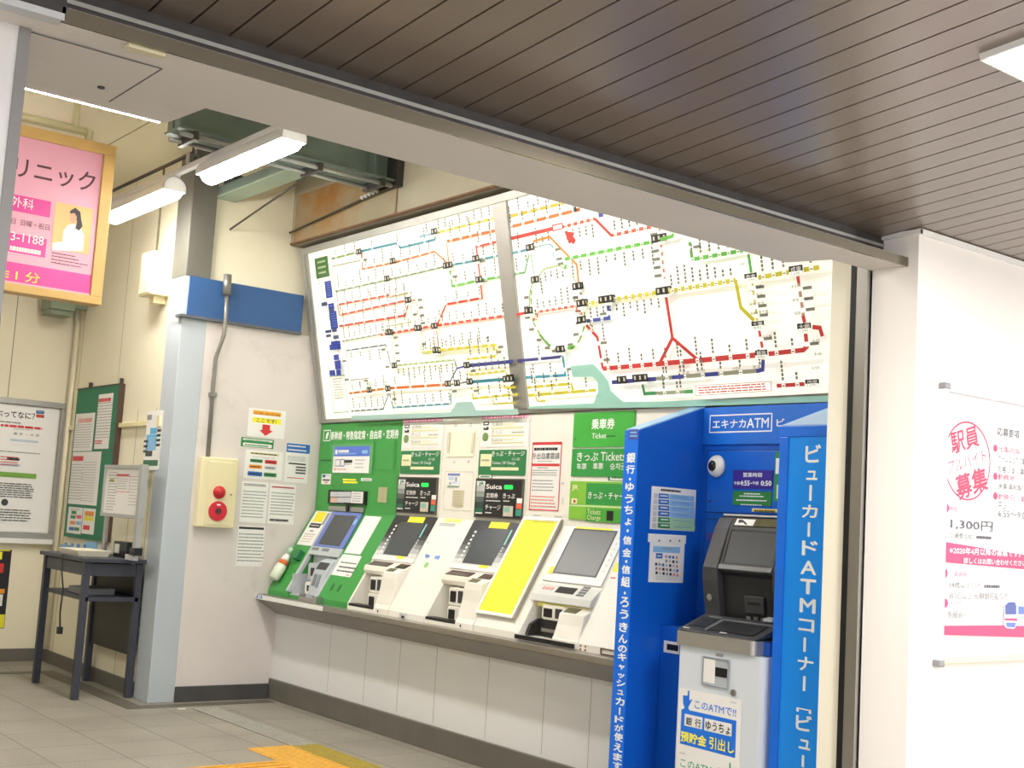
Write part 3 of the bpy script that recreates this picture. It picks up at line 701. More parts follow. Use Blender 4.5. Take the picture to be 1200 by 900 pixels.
# ------------------------------------------------------------------ writing desk and what stands on it
DESK = mat('desk_blue_grey', '#3a3d4a', 0.45, var=0.06, scale=7)
t = thing('writing_desk', 'tall dark blue grey writing desk against the cream wall', 'desk', (-9.7, 3.5, 0.0))
MB().box(-10.21, -9.19, 3.25, 3.74, 1.0, 1.03, DESK).build('desk_top', t, 0.004)
for x, y in ((-10.165,3.27),(-9.27,3.27),(-10.165,3.67),(-9.27,3.67)): MB().box(x, x+0.05, y, y+0.05, 0.0, 1.0, DESK).build('leg', t, 0.003)
b = MB(); b.box(-10.115,-9.27,3.28,3.30,0.90,0.99,DESK); b.box(-9.255,-9.235,3.32,3.67,0.90,0.99,DESK); b.box(-10.15,-10.13,3.32,3.67,0.90,0.99,DESK); b.build('apron', t)
MB().box(-10.12,-9.22,3.30,3.70,0.715,0.745,DESK).build('shelf', t)
MB().box(-10.11,-9.28,3.69,3.71,0.31,0.985,mat('desk_back_black','#2c2c30',0.5)).build('back_panel', t)
o = MB().box(-9.78,-9.45,3.36,3.60,0.7455,0.79,MGREY).build('document_box'); tag(o, 'flat grey box on the shelf inside the writing desk', 'box')
o = MB().box(-10.02,-9.86,3.48,3.62,0.7455,0.775,PAPER).build('folded_paper'); tag(o, 'white folded papers on the shelf inside the writing desk', 'paper')
CRD = mat('black_cord', '#1c1c1e', 0.5)
t = thing('power_cord', 'thin black cord with plug hanging from the desk', 'cord', (-9.5, 3.32, 0.4))
MB().tube([(-9.64,3.240,1.032),(-9.62,3.238,1.0),(-9.6,3.235,0.90),(-9.52,3.23,0.78),(-9.53,3.228,0.6),(-9.5,3.228,0.5)],0.006,CRD).build('cable', t)
MB().box(-9.52,-9.48,3.21,3.245,0.45,0.50,CRD).build('plug', t)
o = MB().hexa([(-9.88,3.30,1.0305),(-9.45,3.30,1.0305),(-9.45,3.52,1.0305),(-9.88,3.52,1.0305),(-9.9,3.28,1.075),(-9.43,3.28,1.075),(-9.43,3.54,1.075),(-9.9,3.54,1.075)], mat('tray_ivory','#efe9d2',0.4)).build('tray'); tag(o, 'shallow ivory tray on the writing desk', 'tray')
t = thing('pen_box', 'small black box with white label on the writing desk', 'box', (-9.5, 3.66, 1.03))
MB().box(-9.62,-9.35,3.625,3.72,1.0305,1.15,BLACK).build('case', t); MB().box(-9.60,-9.50,3.6235,3.625,1.06,1.13,PAPER).build('label_card', t)
t = thing('acrylic_leaflet_rack', 'clear blue leaflet rack at the left end of the desk', 'rack', (-10.05,3.5,1.03))
ACR = mat('blue_acrylic','#7fb4d8',0.2)
b = MB(); b.box(-10.19,-9.92,3.40,3.405,1.0305,1.09,ACR); b.box(-10.19,-9.92,3.60,3.605,1.0305,1.12,ACR); b.box(-10.19,-9.92,3.405,3.60,1.0305,1.036,ACR); b.build('rack', t)
b = MB()
for k in range(4): b.box(-10.18+0.062*k,-10.13+0.062*k,3.43+0.03*k,3.436+0.03*k,1.037,1.10,mat('leaflet_blue','#4b8cc8',0.5))
b.build('leaflet', t)
# framed information sign on two posts standing on the desk
FST = Frame((0, 3.58, 0), (1,0,0), (0,0,1))
t = thing('desk_sign', 'silver framed information sign on posts standing on the desk', 'sign', (-9.4, 3.58, 1.03))
MB().fbox(FST, -9.80, -9.05, 1.36, 1.72, -0.02, 0.0, PAPER).build('panel', t)
MB().frame(FST, -9.83, -9.0, 1.335, 1.74, 0.03, -0.025, 0.012, ALU).build('frame', t, 0.003)
MB().box(-9.07, -9.005, 3.555, 3.60, 1.12, 1.745, ALU).build('post', t, 0.004); MB().box(-9.83, -9.78, 3.605, 3.63, 1.031, 1.5, ALU).build('post', t, 0.004)
MB().box(-9.085, -8.995, 3.545, 3.61, 1.07, 1.125, BLACK).build('clamp', t); MB().box(-9.20,-9.03,3.56,3.595,1.0305,1.07,LGREY).build('foot', t)
p = Print(FST, cb, 0.0)
p.rows(512,450,540,640,INKG,14,0.7,0.25); p.r(515,485,535,500,mat('olive_ink','#a9a04a',0.5)); p.r(548,462,606,470,RED); p.box(548,470,604,548,0.004,RED); p.rows(552,480,600,540,INKG,5,0.8,0.25); p.rows(612,470,655,620,INKG,10,0.5,0.15); p.done(t)
# ------------------------------------------------------------------ counter below the machines
COUNTER = mat('counter_steel', '#a9a49c', 0.32, 0.75, var=0.08, scale=4)
t = thing('counter', 'long brushed steel counter ledge under the ticket machines', 'counter', (-6.9, 4.64, 0.6))
b = MB(); b.profile([(4.54,0.768),(4.54,0.806),(5.18,0.806),(5.18,0.768)], -8.948, -4.796, COUNTER); b.build('top', t, 0.004)
MB().profile([(4.545,0.766),(4.728,0.655),(4.728,0.766)], -8.948, -4.796, mat('counter_underside', '#9b9894', 0.5, 0.2)).build('apron', t)
MB().box(-8.945, -7.90, 4.536, 4.5395, 0.770, 0.803, PAPER).build('edge_label', t)
p = Print(Frame((0,4.536,0),(1,0,0),(0,0,1)), FULL, 0.0); p.mb.frect(p.F, -8.93, -8.84, 0.777, 0.797, 0.0004, BLUEI); p.mb.frect(p.F, -8.91, -8.86, 0.783, 0.792, 0.0006, PAPER); p.done(t, 'edge_label')

# ------------------------------------------------------------------ ticket machines
def sp(v, n=0.0): q = FS.at(0, v, n); return (q.y, q.z)          # point of the sloping panel in section
PROF = [(4.99,2.18),(4.99,1.48),(4.63,0.845),(4.63,0.8065),(5.18,0.8065),(5.18,2.18)]
def recess(v, yb=4.87, yf=4.62):
    y, z = sp(v); return [(4.99,2.18),(4.99,1.48),(y,z),(yb,z+0.0),(yb,0.83),(yf,0.83),(yf,0.8065),(5.18,0.8065),(5.18,2.18)]
BZ = mat('machine_black_panel', '#1d1d21', 0.35, var=0.05)
SCREEN = mat('screen_glass', '#4a4c4f', 0.12, 0.0, var=0.08, scale=2)
SCREENF = mat('screen_film', '#44494d', 0.25, 0.0, var=0.1, scale=2)
SMOKE = mat('smoked_window', '#4a2f2a', 0.15, var=0.2, scale=20)
CHROME = mat('polished_metal', '#b5b6b8', 0.18, 0.9)
MGREEN = mat('machine_green', '#3f9a47', 0.42, var=0.03, scale=2)
DGREEN = mat('sign_green', '#2a7d49', 0.4)
BRGREEN = mat('bright_sign_green', '#3fae3f', 0.4)
LIME = mat('lime_green', '#86c43f', 0.45)
LIT = mat('lit_indicator_green', '#1fd050', 0.4, emit=0.18)
c4 = View(440, 480, 0.15); c5 = View(400, 590, 1/6); c56 = View(560, 480, 1/6)
CREAMP = mat('cream_print', '#f1ecc0', 0.5)
PINKP = mat('pink_print', '#e58fae', 0.5); PALEINK = mat('faded_ink', '#a8ab8e', 0.6)

def black_machine(x0, x1, label):
    t = thing('ticket_machine', label, 'ticket machine', ((x0+x1)/2, 4.8, 0.806), 'black faced ticket machines')
    xa, xb = x0+0.024, x0+0.345
    b = MB(); b.profile(PROF, x0, xa, IVORY); b.profile(PROF, xb, x1-0.002, IVORY); b.profile(recess(0.285), xa, xb, IVORY)
    b.build('body', t)
    # black touch panel with its silver lower half, proud of the slope
    k = MB(); k.fbox(FS, x0+0.004, x1-0.006, 0.575, 0.728, 0.0004, 0.008, BZ); [k.fbox(FS, x0+0.004, x1-0.006, 0.36+0.215*i/6, 0.36+0.215*(i+1)/6, 0.0004, 0.008, mat('panel_print_shade_%d'%i, hx, 0.35)) for i, hx in enumerate(('#ececea','#d6d7d6','#b3b4b4','#898b8c','#5f6163','#38393c'))]
    pn = k.build('panel', t)
    sc = MB().fbox(FS, x0+0.115, x0+0.43, 0.405, 0.672, 0.008, 0.010, SCREENF).build('screen', t)
    p = MB()
    p.frect(FS, x0+0.20, x0+0.40, 0.675, 0.722, 0.0106, YEL); p.frect(FS, x0+0.31, x0+0.405, 0.383, 0.403, 0.0106, YEL)
    for i in range(8): p.frect(FS, x0+0.062+0.002*i, x0+0.085+0.002*i, 0.42+0.03*i, 0.436+0.03*i, 0.0105, PAPER)
    p.frect(FS, x0+0.445, x0+0.463, 0.56, 0.67, 0.0105, mat('aqua_print','#8fd2cf',0.5))
    for i in range(6): p.frect(FS, x0+0.447, x0+0.461, 0.42+0.022*i, 0.434+0.022*i, 0.0105, LGREY)
    merge_into(pn, p)
    # coin and note unit: two overhanging boxes with smoked windows
    yA, zA = sp(0.345)
    c = MB(); c.profile([(yA,zA),(4.735,1.115),(4.728,1.085),(4.74,1.06),(4.87,1.055),(4.87,zA)], x0+0.02, x0+0.335, IVORY)
    c.profile([(yA,zA),(4.690,1.090),(4.680,1.050),(4.672,0.98),(4.646,0.875),(4.75,0.90)], x0+0.345, x1-0.008, IVORY)
    cu = c.build('coin_unit', t, 0.004)
    FT1 = Frame((0,4.735,1.115),(1,0,0),(0,yA-4.735,zA-1.115)); FT2 = Frame((0,4.690,1.090),(1,0,0),(0,yA-4.690,zA-1.090))
    MB().fbox(FT1, x0+0.04, x0+0.30, 0.012, 0.075, 0.0003, 0.003, SMOKE).build('coin_slot_window', cu)
    w = MB(); w.fbox(FT2, x0+0.36, x0+0.45, 0.012, 0.055, 0.0003, 0.003, mat('olive_window','#6d6a52',0.2)); w.build('note_window', cu)
    MB().fbox(FT2, x0+0.39, x1-0.02, 0.065, 0.135, 0.0003, 0.003, SMOKE).build('note_slot_window', cu)
    # ticket outlets inside the bay
    o = MB(); o.fround(Frame((0,4.705,0),(1,0,0),(0,0,1)), xa+0.13, xb-0.004, 0.935, 1.045, 0.02, -0.16, 0.0, IVORY)
    o.fround(Frame((0,4.685,0),(1,0,0),(0,0,1)), xa+0.15, xb-0.03, 0.835, 0.93, 0.02, -0.18, 0.0, IVORY); ou = o.build('ticket_outlet', t, 0.004)
    FO = Frame((0,4.705,0),(1,0,0),(0,0,1)); FO2 = Frame((0,4.685,0),(1,0,0),(0,0,1))
    MB().fbox(FO, xa+0.15, xa+0.21, 0.955, 1.025, 0.0003, 0.004, BLACK).build('slot', ou); MB().fbox(FO, xa+0.235, xa+0.285, 0.955, 1.03, 0.0003, 0.004, DGREY).build('slot', ou)
    MB().fbox(FO2, xa+0.17, xa+0.235, 0.85, 0.91, 0.0003, 0.004, BLACK).build('slot', ou)
    MB().box(xa+0.002, xb-0.002, 4.623, 4.70, 0.8305, 0.848, BLACK).build('tray', t)
    MB().fbox(Frame((0,4.63,0),(1,0,0),(0,0,1)), x0+0.40, x0+0.41, 0.818, 0.834, 0.0003, 0.003, DGREY).build('lock', t)
    # upright fascia: price sheet, green sign, lit black plate
    u = MB(); u.fbox(FV, x0+0.008, x1-0.008, 1.972, 2.172, 0.0005, 0.004, PAPER); s1 = u.build('sheet_plate', t)
    dx = x0+7.717
    class Sh(Print):
        def q(s, *a): r = Print.q(s, *a); return (r[0]+dx, r[1]+dx, r[2], r[3])
    p = Sh(FV, c4, 0.004)
    p.rows(222,76,540,92,PINKP,1,0.95,0.8); p.r(234,120,268,146,INK); p.r(240,126,262,138,PAPER); p.r(234,158,266,180,INK); p.r(240,158,252,166,PAPER); p.r(228,200,262,260,mat('leaf_mark','#7f9a5c',0.5),0.45)
    p.t('定期券',290,122,362,150,PALEINK); p.t('きっぷ',288,180,355,210,PALEINK); p.t('Suica',286,238,355,262,PALEINK)
    for yy in (162,218,270): p.r(285,yy,495,yy+3,mat('pale_yellow_line','#e6e2a0',0.5))
    p.rows(370,128,450,150,CREAMP,1,0.8,0.5); p.rows(420,190,500,208,PALEINK,1,0.95,0.4); p.rows(365,240,440,255,CREAMP,1,0.9,0.5); p.done(s1)
    g = MB().fround(FV, x0+0.010, x1-0.025, 1.785, 1.952, 0.012, 0.0005, 0.006, DGREEN).build('green_sign', t)
    p = Sh(FV, c4, 0.006)
    p.r(214,352,281,440,CREAMP); p.rows(220,385,272,412,PALEINK,1,0.8,0.5); p.t('きっぷ・チャージ',288,332,500,368,PAPER,0.012); p.t('(IC入金)',420,376,470,402,PAPER); p.t('Tickets / SF Charge',288,405,440,432,PAPER,0.008); p.r(280,446,460,470,CREAMP); p.done(g)
    d = MB(); d.fbox(FV, x0+0.006, x1-0.030, 1.505, 1.755, 0.0005, 0.012, BZ); d.frame(FV, x0+0.004, x1-0.026, 1.50, 1.762, 0.008, 0.0005, 0.016, mat('plate_frame','#6b675f',0.4,0.5)); dp = d.build('lit_plate', t)
    p = Sh(FV, c4, 0.012)
    GRAD = [mat('fade_%d'%i, h, 0.4) for i, h in enumerate(('#e6e8e6','#c3c8c4','#98a09b','#5c6a64','#2b4a3f','#2a6b52'))]
    for i, m in enumerate(GRAD): p.r(192-4*i,545+38*i,245-4*i,545+38*(i+1),m)
    p.t('JR',205,552,238,585,DGREEN,0.02); p.rows(180,765,228,782,PAPER,1,0.9,0.7)
    p.t('Suica',255,568,355,604,PAPER,0.02); p.r(372,573,428,606,LIT,0.35); p.t('定期券',254,630,328,668,PAPER,0.005); p.rows(252,680,345,695,PAPER,1,0.95,0.6)
    p.t('きっぷ',365,633,440,672,PAPER,0.01); p.rows(365,682,405,695,PAPER,1,0.9,0.6); p.t('チャージ',247,714,345,755,PAPER,0.01); p.rows(245,764,288,780,PAPER,1,0.9,0.6)
    p.r(366,722,425,800,mat('print_beige','#cfc7b4',0.5)); p.r(372,730,405,770,mat('print_teal','#8ec0b4',0.5)); p.r(455,668,488,705,PAPER); p.r(450,706,484,746,mat('print_salmon','#e8694c',0.5)); p.r(447,748,480,796,mat('print_sea','#3f9c86',0.5)); p.done(dp)
    return t
m1 = black_machine(-7.717, -7.18, 'black faced ticket machine directly right of the green machine')
def copy_tree(o, dx, parent=None):
    c = o.copy(); COL.objects.link(c); c.parent = parent
    if parent is None: c.location.x += dx
    for ch in list(o.children): copy_tree(ch, dx, c)
    return c
m2 = copy_tree(m1, 0.965); m2['label'] = 'black faced ticket machine left of the tilted yellow board'
o, p = sheet(FV, c4, (806,505), (915,542), 'sticker', 'small white pill sticker above the black plate nearest the yellow board', 'sticker', 0.0, 0.003, PAPER)
p.r(806,505,915,541,DGREEN); p.r(812,510,908,537,PAPER,0.4); p.rows(825,515,895,534,DGREEN,1,0.95,0.6); p.done(o)

# ivory filler panels between the machines
def filler(x0, x1, label):
    t = thing('filler_panel', label, 'panel', ((x0+x1)/2, 4.8, 0.806), 'ivory filler panels between the machines')
    MB().profile(PROF, x0+0.002, x1-0.001, IVORY).build('body', t)
    return t
t = filler(-7.18, -6.754, 'ivory panel with a speaker grille between the two black faced machines')
MB().fbox(FV, *Print(FV,c4,0).q(572,165,772,370), 0.0005, 0.006, mat('ivory_plate','#f2eed8',0.4)).build('cover_plate', t, 0.002)
for x,y in ((575,340),(765,340)): MB().fbox(FV, *Print(FV,c4,0).q(x,182,x+8,y), 0.0062, 0.012, mat('ivory_rib','#d9d3b8',0.5)).build('plate_rail', t)
g = MB().fbox(FV, *Print(FV,c4,0).q(608,628,686,760), 0.0005, 0.004, mat('speaker_ivory','#d9d2b2',0.5)).build('speaker_grille', t)
p = Print(FV, c4, 0.004)
for i in range(9): p.r(612,634+14*i,682,640+14*i,mat('grille_slot','#98907a',0.6))
p.done(g)
p = Print(FV, c4, 0.0005)
p.rows(612,400,622,420,INKG,2,1,0.5); p.rows(722,396,735,418,INKG,2,1,0.5); p.rows(620,112,640,135,INKG,2,1,0.4); p.rows(735,105,755,135,INKG,2,1,0.4); p.box(548,482,748,795,0.004,mat('ivory_line','#d6cfae',0.5)); p.done(t)
o, p = sheet(FV, c4, (566,495), (656,612), 'notice', 'small white and blue notice above the speaker grille', 'notice', 0.0005, 0.003)
p.r(570,498,662,518,mat('violet_blue_ink','#7c86c4',0.5)); p.r(566,592,655,610,mat('grey_green_ink','#8fa78f',0.5)); p.r(628,528,640,560,INKG); p.r(580,568,592,588,INKG); p.rows(575,525,620,550,LBLUE,2,0.9,0.5); p.rows(600,560,650,585,LBLUE,2,0.9,0.4); p.done(o)
p = Print(FS, c5, 0.0008)
p.lr(728,96,130,855,mat('soft_yellow','#f6ef8a',0.5)); p.lrows(690,135,157,806,INKG,2,0.95,0.6)
p.poly([(588,368),(603,350),(604,360),(625,362),(618,385),(602,382),(598,392)],mat('arrow_blue','#6f97dd',0.5)); p.poly([(697,375),(684,362),(683,368),(660,370),(655,390),(678,392),(680,400)],mat('arrow_blue','#6f97dd',0.5))
p.disc(598,433,0.022,mat('pale_green_mark','#8fc47a',0.5)); p.lrows(600,270,280,620,PALEINK,1,1,0.5); p.done(t)
FLIP = Frame((0,4.63,0),(1,0,0),(0,0,1))
b = MB(); b.fbox(FLIP, -7.03, -6.965, 0.808, 0.842, 0.0005, 0.008, LGREY); cc = b.build('outlet_cover', t); MB().fbox(FLIP, -7.005, -6.97, 0.812, 0.826, 0.008, 0.010, INK).build('slot', cc)

t = filler(-6.215, -5.79, 'ivory panel behind the tilted yellow board')
p = Print(FV, c56, 0.0006); p.r(588,510,606,528,LGREY); p.rows(590,620,604,672,INKG,4,1,0.3); p.rows(390,738,450,748,INKG,1,0.9,0.8); p.rows(540,746,596,762,INKG,2,0.9,0.5); p.done(t)
o, p = sheet(FV, c56, (389,232), (569,718), 'notice', 'large red bordered notice asking people to refrain from outings', 'notice', 0.0008, 0.003)
p.box(389,232,569,716,0.008,RED)
p.lr(392,230,250,592,RED); p.lr(384,380,398,578,RED)
p.lrows(400,264,288,572,INK,1,0.95,0.8); p.lt('外出自粛要請',386,304,350,578,INK,0.004); p.lrows(425,358,368,530,INKG,1,0.9,0.6)
p.lrows(425,403,418,500,INKG,1,0.9,0.5); p.lrows(385,420,470,572,INKG,3,0.85,0.35); p.lrows(385,490,580,555,INKG,4,0.8,0.3); p.lrows(375,600,690,556,mat('pale_red_ink','#e29a92',0.5),4,0.9,0.4); p.done(o)
t = thing('yellow_board', 'yellow board in a white frame leaning on the machine slope', 'board', (-6.06, 4.66, 0.9))
MB().fbox(FS, -6.200, -5.870, 0.09, 0.748, 0.0125, 0.026, mat('board_yellow','#f3e92c',0.5,var=0.02)).build('board', t)
b = MB(); b.frame(FS, -6.221, -5.85, 0.072, 0.762, 0.02, 0.0120, 0.032, WHITE); b.fbox(FS, -5.85, -5.843, 0.07, 0.762, 0.0120, 0.030, mat('board_edge_grey','#a8a08c',0.5)); b.build('frame', t, 0.002)
p = Print(FS, c56, 0.026); p.lrows(410,798,806,560,mat('olive_text','#b0a028',0.5),1,0.95,0.8); p.done(t)

# ticket machine with green header signs at the right end
x0, x1 = -5.79, -5.243
t = thing('ticket_machine', 'white ticket machine with green header signs beside the blue booth', 'ticket machine', ((x0+x1)/2, 4.8, 0.806))
xa, xb = x0+0.025, x0+0.325
b = MB(); b.profile(PROF, x0, xa, IVORY); b.profile(PROF, xb, x1-0.002, IVORY); b.profile(recess(0.29), xa, xb, IVORY); b.build('body', t)
pn = MB().fbox(FS, x0+0.015, x1-0.015, 0.35, 0.725, 0.0004, 0.010, mat('panel_pale','#dfe3e2',0.35)).build('panel', t, 0.003)
MB().frame(FS, x0+0.078, x1-0.088, 0.403, 0.712, 0.009, 0.010, 0.0135, BZ).build('bezel', t)
MB().fbox(FS, x0+0.085, x1-0.095, 0.41, 0.705, 0.010, 0.012, mat('screen_pale_film','#5f6163',0.3,var=0.1,scale=2,spec=0.35)).build('screen', t)
p = MB(); p.frect(FS, x0+0.09, x0+0.41, 0.71, 0.724, 0.0125, YEL); p.frect(FS, x0+0.035, x0+0.07, 0.395, 0.445, 0.0125, YEL)
for i in range(7): p.frect(FS, x1-0.055, x1-0.04, 0.44+0.036*i, 0.455+0.036*i, 0.0125, LGREY)
merge_into(pn, p)
yA, zA = sp(0.335)
c = MB(); c.profile([(yA,zA),(4.725,1.075),(4.712,1.035),(4.87,1.03),(4.87,zA)], x0+0.0, x1-0.01, mat('unit_grey','#d8dad6',0.4))
cu = c.build('coin_unit', t, 0.005)
FT = Frame((0,4.725,1.075),(1,0,0),(0,yA-4.725,zA-1.075))
MB().fbox(FT, x0+0.19, x0+0.35, 0.03, 0.08, 0.0003, 0.003, BLACK).build('display', cu)
k = MB()
for i in range(4):
    for j in range(3): k.fbox(FT, x0+0.385+0.022*j, x0+0.401+0.022*j, 0.022+0.022*i, 0.036+0.022*i, 0.0003, 0.004, MGREY)
k.build('keypad', cu)
k = MB()
for j in range(3): k.fbox(FT, x0+0.06+0.035*j, x0+0.085+0.035*j, 0.045, 0.065, 0.0003, 0.003, mat('pale_red_ink','#e29a92',0.5))
k.build('button', cu)
MB().profile([(4.80,1.03),(4.73,1.03),(4.735,1.005),(4.80,1.0)], x0+0.05, x1-0.03, mat('soft_yellow','#f6ef8a',0.5)).build('light_bar', t)
n = MB().profile([(4.755,1.03),(4.675,0.99),(4.662,0.93),(4.634,0.85),(4.75,0.85)], xb, x1-0.006, IVORY).build('note_unit', t, 0.005)
FN = Frame((0,4.675,0.99),(1,0,0),(0,0.08,0.04)); MB().fbox(FN, xb+0.02, xb+0.13, 0.012, 0.075, 0.0003, 0.003, mat('olive_window','#6d6a52',0.2)).build('note_window', n)
FO = Frame((0,4.72,0),(1,0,0),(0,0,1))
ou = MB().fround(FO, xa+0.09, xb-0.004, 0.935, 1.02, 0.02, -0.15, 0.0, IVORY).build('ticket_outlet', t, 0.004)
MB().fbox(FO, xa+0.11, xa+0.185, 0.95, 1.0, 0.0003, 0.004, BLACK).build('slot', ou); MB().fbox(FO, xa+0.215, xa+0.275, 0.95, 1.005, 0.0003, 0.004, DGREY).build('slot', ou)
h = MB(); h.profile([(4.76,0.93),(4.70,0.90),(4.67,0.835),(4.86,0.835),(4.86,0.93)], xa+0.005, xa+0.03, DSTEEL); h.box(xa+0.03, xb-0.004, 4.76, 4.86, 0.835, 0.93, DSTEEL); h.box(xa+0.10, xb-0.02, 4.715, 4.76, 0.865, 0.885, CHROME); h.build('change_tray', t)
MB().box(xa-0.012, x1-0.012, 4.608, 4.6195, 0.814, 0.838, BLACK).build('tray', t)
# header signs
o1 = MB().fbox(FV, x0+0.004, x1-0.004, 1.962, 2.172, 0.0005, 0.008, BRGREEN).build('header_sign', t)
p = Print(FV, c56, 0.008); p.lt('乗車券',808,68,140,968,PAPER,0.02); p.lt('Ticket',808,168,204,910,PAPER,0.0); p.r(912,184,975,192,mat('sign_line_green','#1f6a2f',0.5)); p.r(690,200,700,215,DGREEN); p.done(o1)
o2 = MB().fbox(FV, x0+0.004, x1-0.004, 1.785, 1.952, 0.0005, 0.008, mat('mid_sign_green','#2f9a44',0.4)).build('header_sign', t)
p = Print(FV, c56, 0.008); p.lt('きっぷ',705,302,362,852,PAPER,0.012); p.lt('Tickets',872,300,360,1045,PAPER,0.005); p.lt('车票',703,378,420,772,PAPER,0.008); p.lt('車票',818,376,420,888,PAPER,0.008); p.lt('승차권',938,376,424,1048,PAPER,0.008); p.done(o2)
o3 = MB().fbox(FV, x0+0.006, x1-0.006, 1.525, 1.755, 0.0005, 0.010, LIME).build('header_sign', t)
p = Print(FV, c56, 0.010)
p.lr(770,518,668,1110,mat('mid_sign_green','#2f9a44',0.4)); p.lr(768,692,785,1110,mat('sign_green_two','#4bab3c',0.4)); p.lr(655,668,678,1110,mat('pale_green_line','#cfe8b4',0.5))
p.lt('JR',672,530,572,714,CREAMP,0.02); p.lt('きっぷ・チャージ',785,578,628,1075,PAPER,0.012); p.lt('Tickets',778,698,735,872,CREAMP,0.0); p.lt('Charge',778,742,782,872,CREAMP,0.0)
p.lr(915,712,782,962,BLACK); p.lr(668,625,662,708,CREAMP); p.lr(682,636,655,698,RED); p.done(o3)
o, p = sheet(FV, c56, (920,456), (1080,502), 'sticker', 'dark cornered pill sticker under the multilingual green sign', 'sticker', 0.0008, 0.003, DGREEN)
p.lr(932,460,496,1075,PAPER,0.4); p.lrows(945,468,488,1070,DGREEN,1,0.95,0.6); p.done(o)
t = filler(-5.243, -4.794, 'ivory end panel between the white machine and the blue booth')
p = Print(FS, View(550,620,1/6), 0.0008); p.lr(1020,235,300,1060,YEL); p.lr(995,338,346,1030,RED); p.done(t)
b = MB()
for x in (-5.215,-5.175):
    for z in (0.815,0.835): b.disc(FLIP, x, z, 0.006, 0.0005, 0.004, mat('rust_brown','#a5652f',0.6), 8)
b.build('screw', t)
b = MB(); b.frame(FLIP, -5.05, -4.93, 0.808, 0.842, 0.006, 0.0005, 0.006, mat('rust_brown2','#6f5540',0.6)); b.build('cover_frame', t)

# ------------------------------------------------------------------ the green machine at the left end
x0, x1 = -8.93, -7.717
cg = View(300, 480, 0.15); ch = View(300, 590, 0.15)
t = thing('ticket_machine', 'wide green reserved seat ticket machine beside the plaster wall', 'ticket machine', ((x0+x1)/2, 4.8, 0.806))
ga, gb = -8.61, -8.155
b = MB(); b.profile(PROF, x0, ga, MGREEN); b.profile(PROF, gb, x1-0.002, MGREEN); b.profile(recess(0.345, 4.84, 4.64), ga, gb, MGREEN); b.build('body', t)
SILV = mat('unit_silver','#c3c8cc',0.4,0.2,var=0.03)
b = MB(); b.box(ga+0.001, ga+0.02, 4.66, 4.84, 0.831, 0.99, SILV); b.box(ga+0.02, gb-0.001, 4.82, 4.839, 0.831, 1.14, SILV); b.box(ga+0.001,gb-0.001,4.645,4.839,0.8305,0.838,SILV); b.build('bay_lining', t)
FO = Frame((0,4.74,0),(1,0,0),(0,0,1))
ou = MB(); ou.fround(FO, ga+0.09, ga+0.24, 0.95, 1.08, 0.02, -0.08, 0.0, SILV); ou.fround(FO, ga+0.06, ga+0.24, 0.842, 0.935, 0.02, -0.08, 0.0, IVORY); ou = ou.build('card_unit', t, 0.004)
MB().fbox(FO, ga+0.14, ga+0.19, 0.985, 1.045, 0.0003, 0.004, BLACK).build('slot', ou); MB().fbox(FO, ga+0.10, ga+0.16, 0.865, 0.91, 0.0003, 0.004, BLACK).build('slot', ou)
nu = MB().profile([(4.82,1.135),(4.74,1.10),(4.70,1.04),(4.665,0.91),(4.655,0.845),(4.82,0.845)], ga+0.255, gb-0.005, mat('note_unit_grey','#bfc7cd',0.4)).build('note_unit', t, 0.006)
FN = Frame((0,4.70,1.04),(1,0,0),(0,0.04,0.06)); MB().fbox(FN, ga+0.28, gb-0.03, 0.004, 0.066, 0.0003, 0.003, DGREY).build('note_window', nu)
FN = Frame((0,4.665,0.91),(1,0,0),(0,0.035,0.13)); w = MB(); w.fbox(FN, ga+0.29, ga+0.335, 0.01, 0.10, 0.0003, 0.004, MGREY); w.fbox(FN, ga+0.35, ga+0.39, 0.0, 0.10, 0.0003, 0.004, mat('slot_steel','#8f9da8',0.3,0.4)); w.build('slot', nu)
for a_ in ((ga-0.03, ga+0.006, 0.01, 0.335, -0.02, 0.012), (gb-0.006, gb+0.012, 0.01, 0.335, -0.02, 0.010), (-8.645, -8.612, 0.405, 0.725, 0.0004, 0.012)): MB().fbox(FS, *a_, SILV).build('unit_cheek', t, 0.003)
MB().fbox(FS, -8.635, -8.16, 0.335, 0.41, 0.0004, 0.014, SILV).build('ledge', t, 0.003)
w = MB(); w.fbox(FS, -8.60, -8.50, 0.372, 0.395, 0.0142, 0.017, MGREY); w.fbox(FS, -8.44, -8.34, 0.372, 0.395, 0.0142, 0.017, MGREY); w.build('nameplate', t)
ct = MB(); ct.box(-8.33, -8.07, 4.575, 4.628, 0.8065, 0.822, STEEL); ct.box(-8.33,-8.322,4.575,4.628,0.822,0.858,STEEL); ct.box(-8.10,-8.07,4.575,4.628,0.822,0.858,STEEL); ct.box(-8.322,-8.10,4.572,4.579,0.822,0.840,STEEL); ct.build('coin_tray', t)
